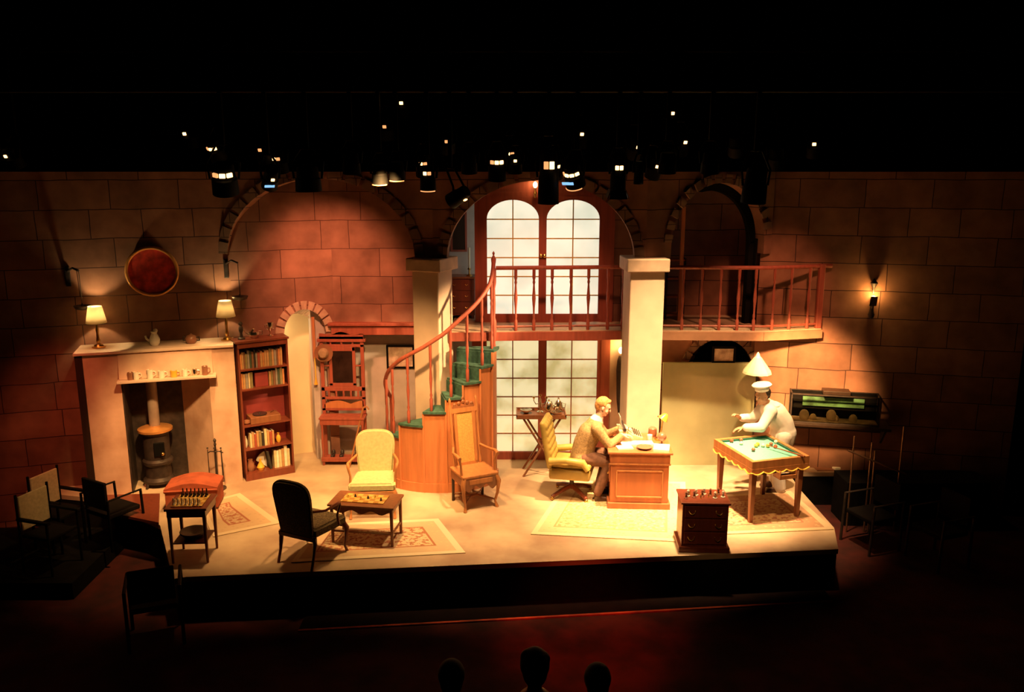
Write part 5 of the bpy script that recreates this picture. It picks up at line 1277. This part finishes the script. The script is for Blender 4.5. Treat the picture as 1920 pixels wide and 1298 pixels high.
# guard rail posts on the right with a long sloping rail
t = thing('guard_rail', 'thin metal guard rail in the shadows right of the stage', 'railing', (0, 0, -.5))
M_tub = mat('brushed rail metal', (.30, .17, .10), .4, .6)
g = []
for px, py0, py1 in ((1595, 818, 900), (1628, 830, 905), (1636, 845, 900), (1690, 800, 850)):
    b0 = D(px, py1, 10.7); b1 = D(px, py0, 10.7); MB().cyl((b0.x, 10.7, 0), (b0.x, 10.7, b1.z + .5), .011).build('post', M_tub, t)
    g.append((b0.x, 10.7, D(px, 850, 10.7).z + .5))
MB().tube([D(1590, 845, 10.7) + Vector((0, 0, .5)), D(1700, 890, 10.5) + Vector((0, 0, .5))], .012, 6).build('top_rail', M_tub, t)
MB().box(4.55, 10.9, -.5, 6.5, 11.4, .12).build('floor_side_riser', M_black, kind='structure')

# heads of the audience
def viewer(px, py, Y, s, label, slabel, tall=False):
    top = D(px, py, Y)
    t = thing('person', label, 'person', (top.x, Y, -.5))
    hz = top.z + .5 - .115 * s; m = MB()
    chain(m, [(0, -.08, .45), (0, -.02, .75), (0, 0, hz - .33 * s)], [.15, .15, .15]); limb(m, (-.17, 0, hz - .32 * s), (.17, 0, hz - .32 * s), .07, .07)
    limb(m, (0, 0, hz - .25), (0, 0, hz), .055, .055); head(m, (0, .02, hz - .02), (0, 1, 0), s=s)
    for q in (-1, 1):
        chain(m, [(q * .18, 0, hz - .32 * s), (q * .20, .08, hz - .55), (q * .12, .32, hz - .62)], [.055, .042, .03]); hand(m, (q * .12, .32, hz - .62), (-q * .5, .8, -.2), (0, 0, 1), .4, 1, q)
        chain(m, [(q * .09, 0, .48), (q * .12, .42, .48), (q * .12, .44, .05)], [.085, .06, .04]); limb(m, (q * .12, .44, .04), (q * .12, .58, .03), .04, .03)
    m.build('body', M_skin2, t, vox=.012)
    m = MB(); m.sph((0, -.005, hz + .0), .112 * s, (.92, 1.0, 1.05), 18); m.sph((0, -.03, hz - .06), .09 * s, (.95, .9, 1.1), 14)
    if tall:
        m.sph((-.045, 0, hz + .05), .06 * s); m.sph((.05, 0, hz + .035), .06 * s)
    m.build('hair', M_hairdk, t, vox=.01)
    m = MB(); chain(m, [(0, -.08, .5), (0, -.02, .75), (0, 0, hz - .35 * s)], [.17, .17, .165]); limb(m, (-.17, 0, hz - .33 * s), (.17, 0, hz - .33 * s), .09, .09)
    for q in (-1, 1): chain(m, [(q * .18, 0, hz - .33 * s), (q * .20, .08, hz - .55), (q * .15, .28, hz - .61)], [.075, .058, .045]); chain(m, [(q * .09, 0, .48), (q * .12, .42, .48), (q * .12, .44, .1)], [.10, .075, .06])
    m.build('clothing', M_cloth_dk, t, vox=.016)
    st_ = thing('theatre_seat', slabel, 'seat', (top.x, Y, -.5))
    MB().box(-.24, -.15, .33, .24, .30, .43, bev=.02).build('seat', M_cloth_dk, st_); MB().box(-.24, -.30, .30, .24, -.22, .62, bev=.02).build('backrest', M_cloth_dk, st_)
    for q in (-1, 1): MB().box(q * .22 - .02, -.25, 0, q * .22 + .02, .2, .33).build('side_support', M_blk2, st_)
viewer(846, 1238, 5.7, 1.0, 'silhouetted audience member with a round head, leftmost of three in the front row', 'dark theatre seat under the leftmost silhouetted viewer')
viewer(1003, 1216, 5.6, 1.08, 'silhouetted audience member whose tall tufted hair rises in the middle of three', 'dark theatre seat under the middle silhouetted viewer', True)
viewer(1121, 1245, 5.7, 1.0, 'silhouetted audience member with a domed head, rightmost of three in the front row', 'dark theatre seat under the rightmost silhouetted viewer')

# ------------------------------------------------------------------ lighting rig
for i, (y, z) in enumerate(((8.6, 5.06), (9.2, 5.5))):
    o = MB().cyl((-6, y, z), (6, y, z), .024).build('lighting_bar', M_blk2); tag(o, ('black lighting bar carrying the lower row of lanterns', 'black lighting bar carrying the upper rear row of lanterns')[i], 'lighting bar', 'lighting bars')
def lantern(px, py, Y, r_, L_, tilt, pan, label, vents=0, blue=False, rim=None, barn=False):
    """theatre lantern whose nose is at the pixel; tilt down from horizontal"""
    Y = 9.2 if Y > 9 else 8.6
    p = D(px, py, Y)
    t = thing('stage_lantern', label, 'stage light', p, 0, 'lanterns on the bars')
    Rm = Matrix.Rotation(R(pan), 4, 'Z') @ Matrix.Rotation(R(tilt), 4, 'X')       # local -z is the beam
    def Pm(x, y, z): return Rm @ Vector((x, y, z))
    MB().lathe([(r_ * .7, L_), (r_ * .8, L_ * .92), (r_ * .85, L_ * .55), (r_ * .95, L_ * .5), (r_, 0), (r_ * .9, 0), (r_ * .8, L_ * .1), (0, L_ * .12)][::-1], 20, Rm).build('housing', M_blk2, t, smooth=35)
    yk = MB(); yk.tube([Pm(-r_ * 1.05, 0, L_ * .5), Pm(-r_ * 1.2, 0, L_ * .5) + Vector((0, 0, r_ * 1.2)), Vector((-r_ * .5, 0, L_ + r_ * 1.3)), Vector((r_ * .5, 0, L_ + r_ * 1.3)), Pm(r_ * 1.2, 0, L_ * .5) + Vector((0, 0, r_ * 1.2)), Pm(r_ * 1.05, 0, L_ * .5)], .012, 6); yk.build('yoke', M_blk2, t)
    MB().box(-.02, -.02, L_ + r_ * 1.25, .02, .02, (5.48 if Y > 9 else 5.04) - p.z).build('clamp', M_blk2, t)
    for i in range(vents):
        a = (i - (vents - 1) / 2) * .62
        q = MB(); M2 = Rm @ Matrix.Rotation(a, 4, 'Z'); q.box(-r_ * .22, -r_ * .96, L_ * .66, r_ * .22, -r_ * .80, L_ * .80, bev=.004, M=M2); q.build('vent', M_vent if (int(px) + i) % 4 else M_ventd, t)
    if blue: MB().box(-r_ * .9, -r_ * 1.02, L_ * .3, r_ * .3, -r_ * .92, L_ * .42, M=Rm).build('gel_frame', M_blue, t)
    if rim:
        q = MB(); q.tube([Pm(r_ * 1.0 * math.cos(R(x)), r_ * 1.0 * math.sin(R(x)), 0) for x in range(-150, -29, 12)], .006, 6); q.build('lit_rim', M_ventd, t)
    if barn:
        for k in range(4):
            M2 = Rm @ Matrix.Rotation(PI / 2 * k, 4, 'Z'); q = MB(); q.prism([(-r_ * .9, -r_, 0), (r_ * .9, -r_, 0), (r_ * 1.1, -r_ * 1.35, -r_ * 1.0), (-r_ * 1.1, -r_ * 1.35, -r_ * 1.0)], (0, .006, 0), M2); q.build('barn_door', M_blk2, t)
    return t
LN = [(424, 362, 8.6, .13, .30, 20, 10, 'large black lantern with three glowing vents at the left of the rig', 3, 0, 0, 0),
      (505, 350, 8.6, .08, .20, 40, 30, 'small tilted lantern with a blue gel edge left of the big round one', 1, 1, 0, 0),
      (579, 358, 8.5, .13, .24, 5, 0, 'broad round lantern pointing straight down over the left arch', 0, 0, 0, 0),
      (713, 345, 8.7, .08, .20, 10, 0, 'lantern with a thin glowing rim over the right side of the left arch', 0, 0, 1, 0),
      (745, 338, 8.7, .08, .18, 8, 0, 'small lantern with a faint rim just right of its twin', 0, 0, 1, 0),
      (803, 357, 8.6, .08, .24, 8, 0, 'lantern with a glowing rim above the staircase column', 2, 0, 1, 0),
      (845, 378, 8.6, .08, .22, 60, 60, 'small lantern tilted sharply sideways above the staircase column', 1, 0, 0, 0),
      (932, 338, 8.6, .09, .26, 12, 0, 'lantern with paired vents above the left arched door', 3, 0, 0, 0),
      (966, 325, 8.8, .07, .18, 10, 0, 'short lantern hung between the twin vent lantern and the long one', 1, 0, 0, 0),
      (1028, 382, 8.4, .105, .52, 4, 0, 'longest black lantern hanging down between the arched doors', 2, 0, 0, 0),
      (1080, 348, 8.6, .10, .22, 30, -30, 'lantern with bright holes and a blue glint above the right arched door', 4, 1, 1, 0),
      (1158, 355, 8.6, .08, .30, 8, 0, 'slender lantern with barn doors above the right shoulder of the middle arch', 2, 0, 0, 1),
      (1197, 345, 8.8, .05, .22, 5, 0, 'thin lantern hanging left of the right arch', 0, 0, 0, 0),
      (1250, 325, 8.8, .09, .20, 8, 0, 'dim lantern above the desk column', 0, 0, 0, 0),
      (1412, 380, 8.5, .125, .34, 8, 10, 'big black lantern cutting into the right arch', 0, 0, 0, 0),
      (1330, 325, 8.8, .09, .2, 10, 0, 'dim lantern above the left shoulder of the right arch', 0, 0, 0, 0),
      (660, 325, 8.9, .09, .2, 10, 0, 'unlit lantern above the middle of the left arch', 0, 0, 0, 0),
      (880, 325, 8.9, .08, .2, 10, 0, 'unlit lantern right of the sideways lantern', 0, 0, 0, 0)]
for a_ in LN: lantern(*a_[:8], a_[8], bool(a_[9]), a_[10], bool(a_[11]))
# upper row seen only by the light leaking from their vents
UP = [(10, 285, 2), (35, 300, 1), (362, 262, 1), (412, 285, 3), (500, 290, 1), (527, 310, 2), (728, 245, 1), (757, 205, 1), (840, 270, 1), (795, 315, 2), (955, 300, 2), (1040, 318, 2), (1085, 262, 1), (1186, 280, 1), (1273, 275, 1), (1250, 225, 1), (1222, 318, 2), (1527, 280, 1), (1380, 275, 0), (1455, 300, 0)]
for i, (px, py, v) in enumerate(UP):
    o = lantern(px, py + 14, 9.2, .085, .22, 12 + (i * 37) % 23, (i * 53) % 50 - 25, 'black lantern in the dark upper row of the rig, %s from the left' % (ords[i]), v)
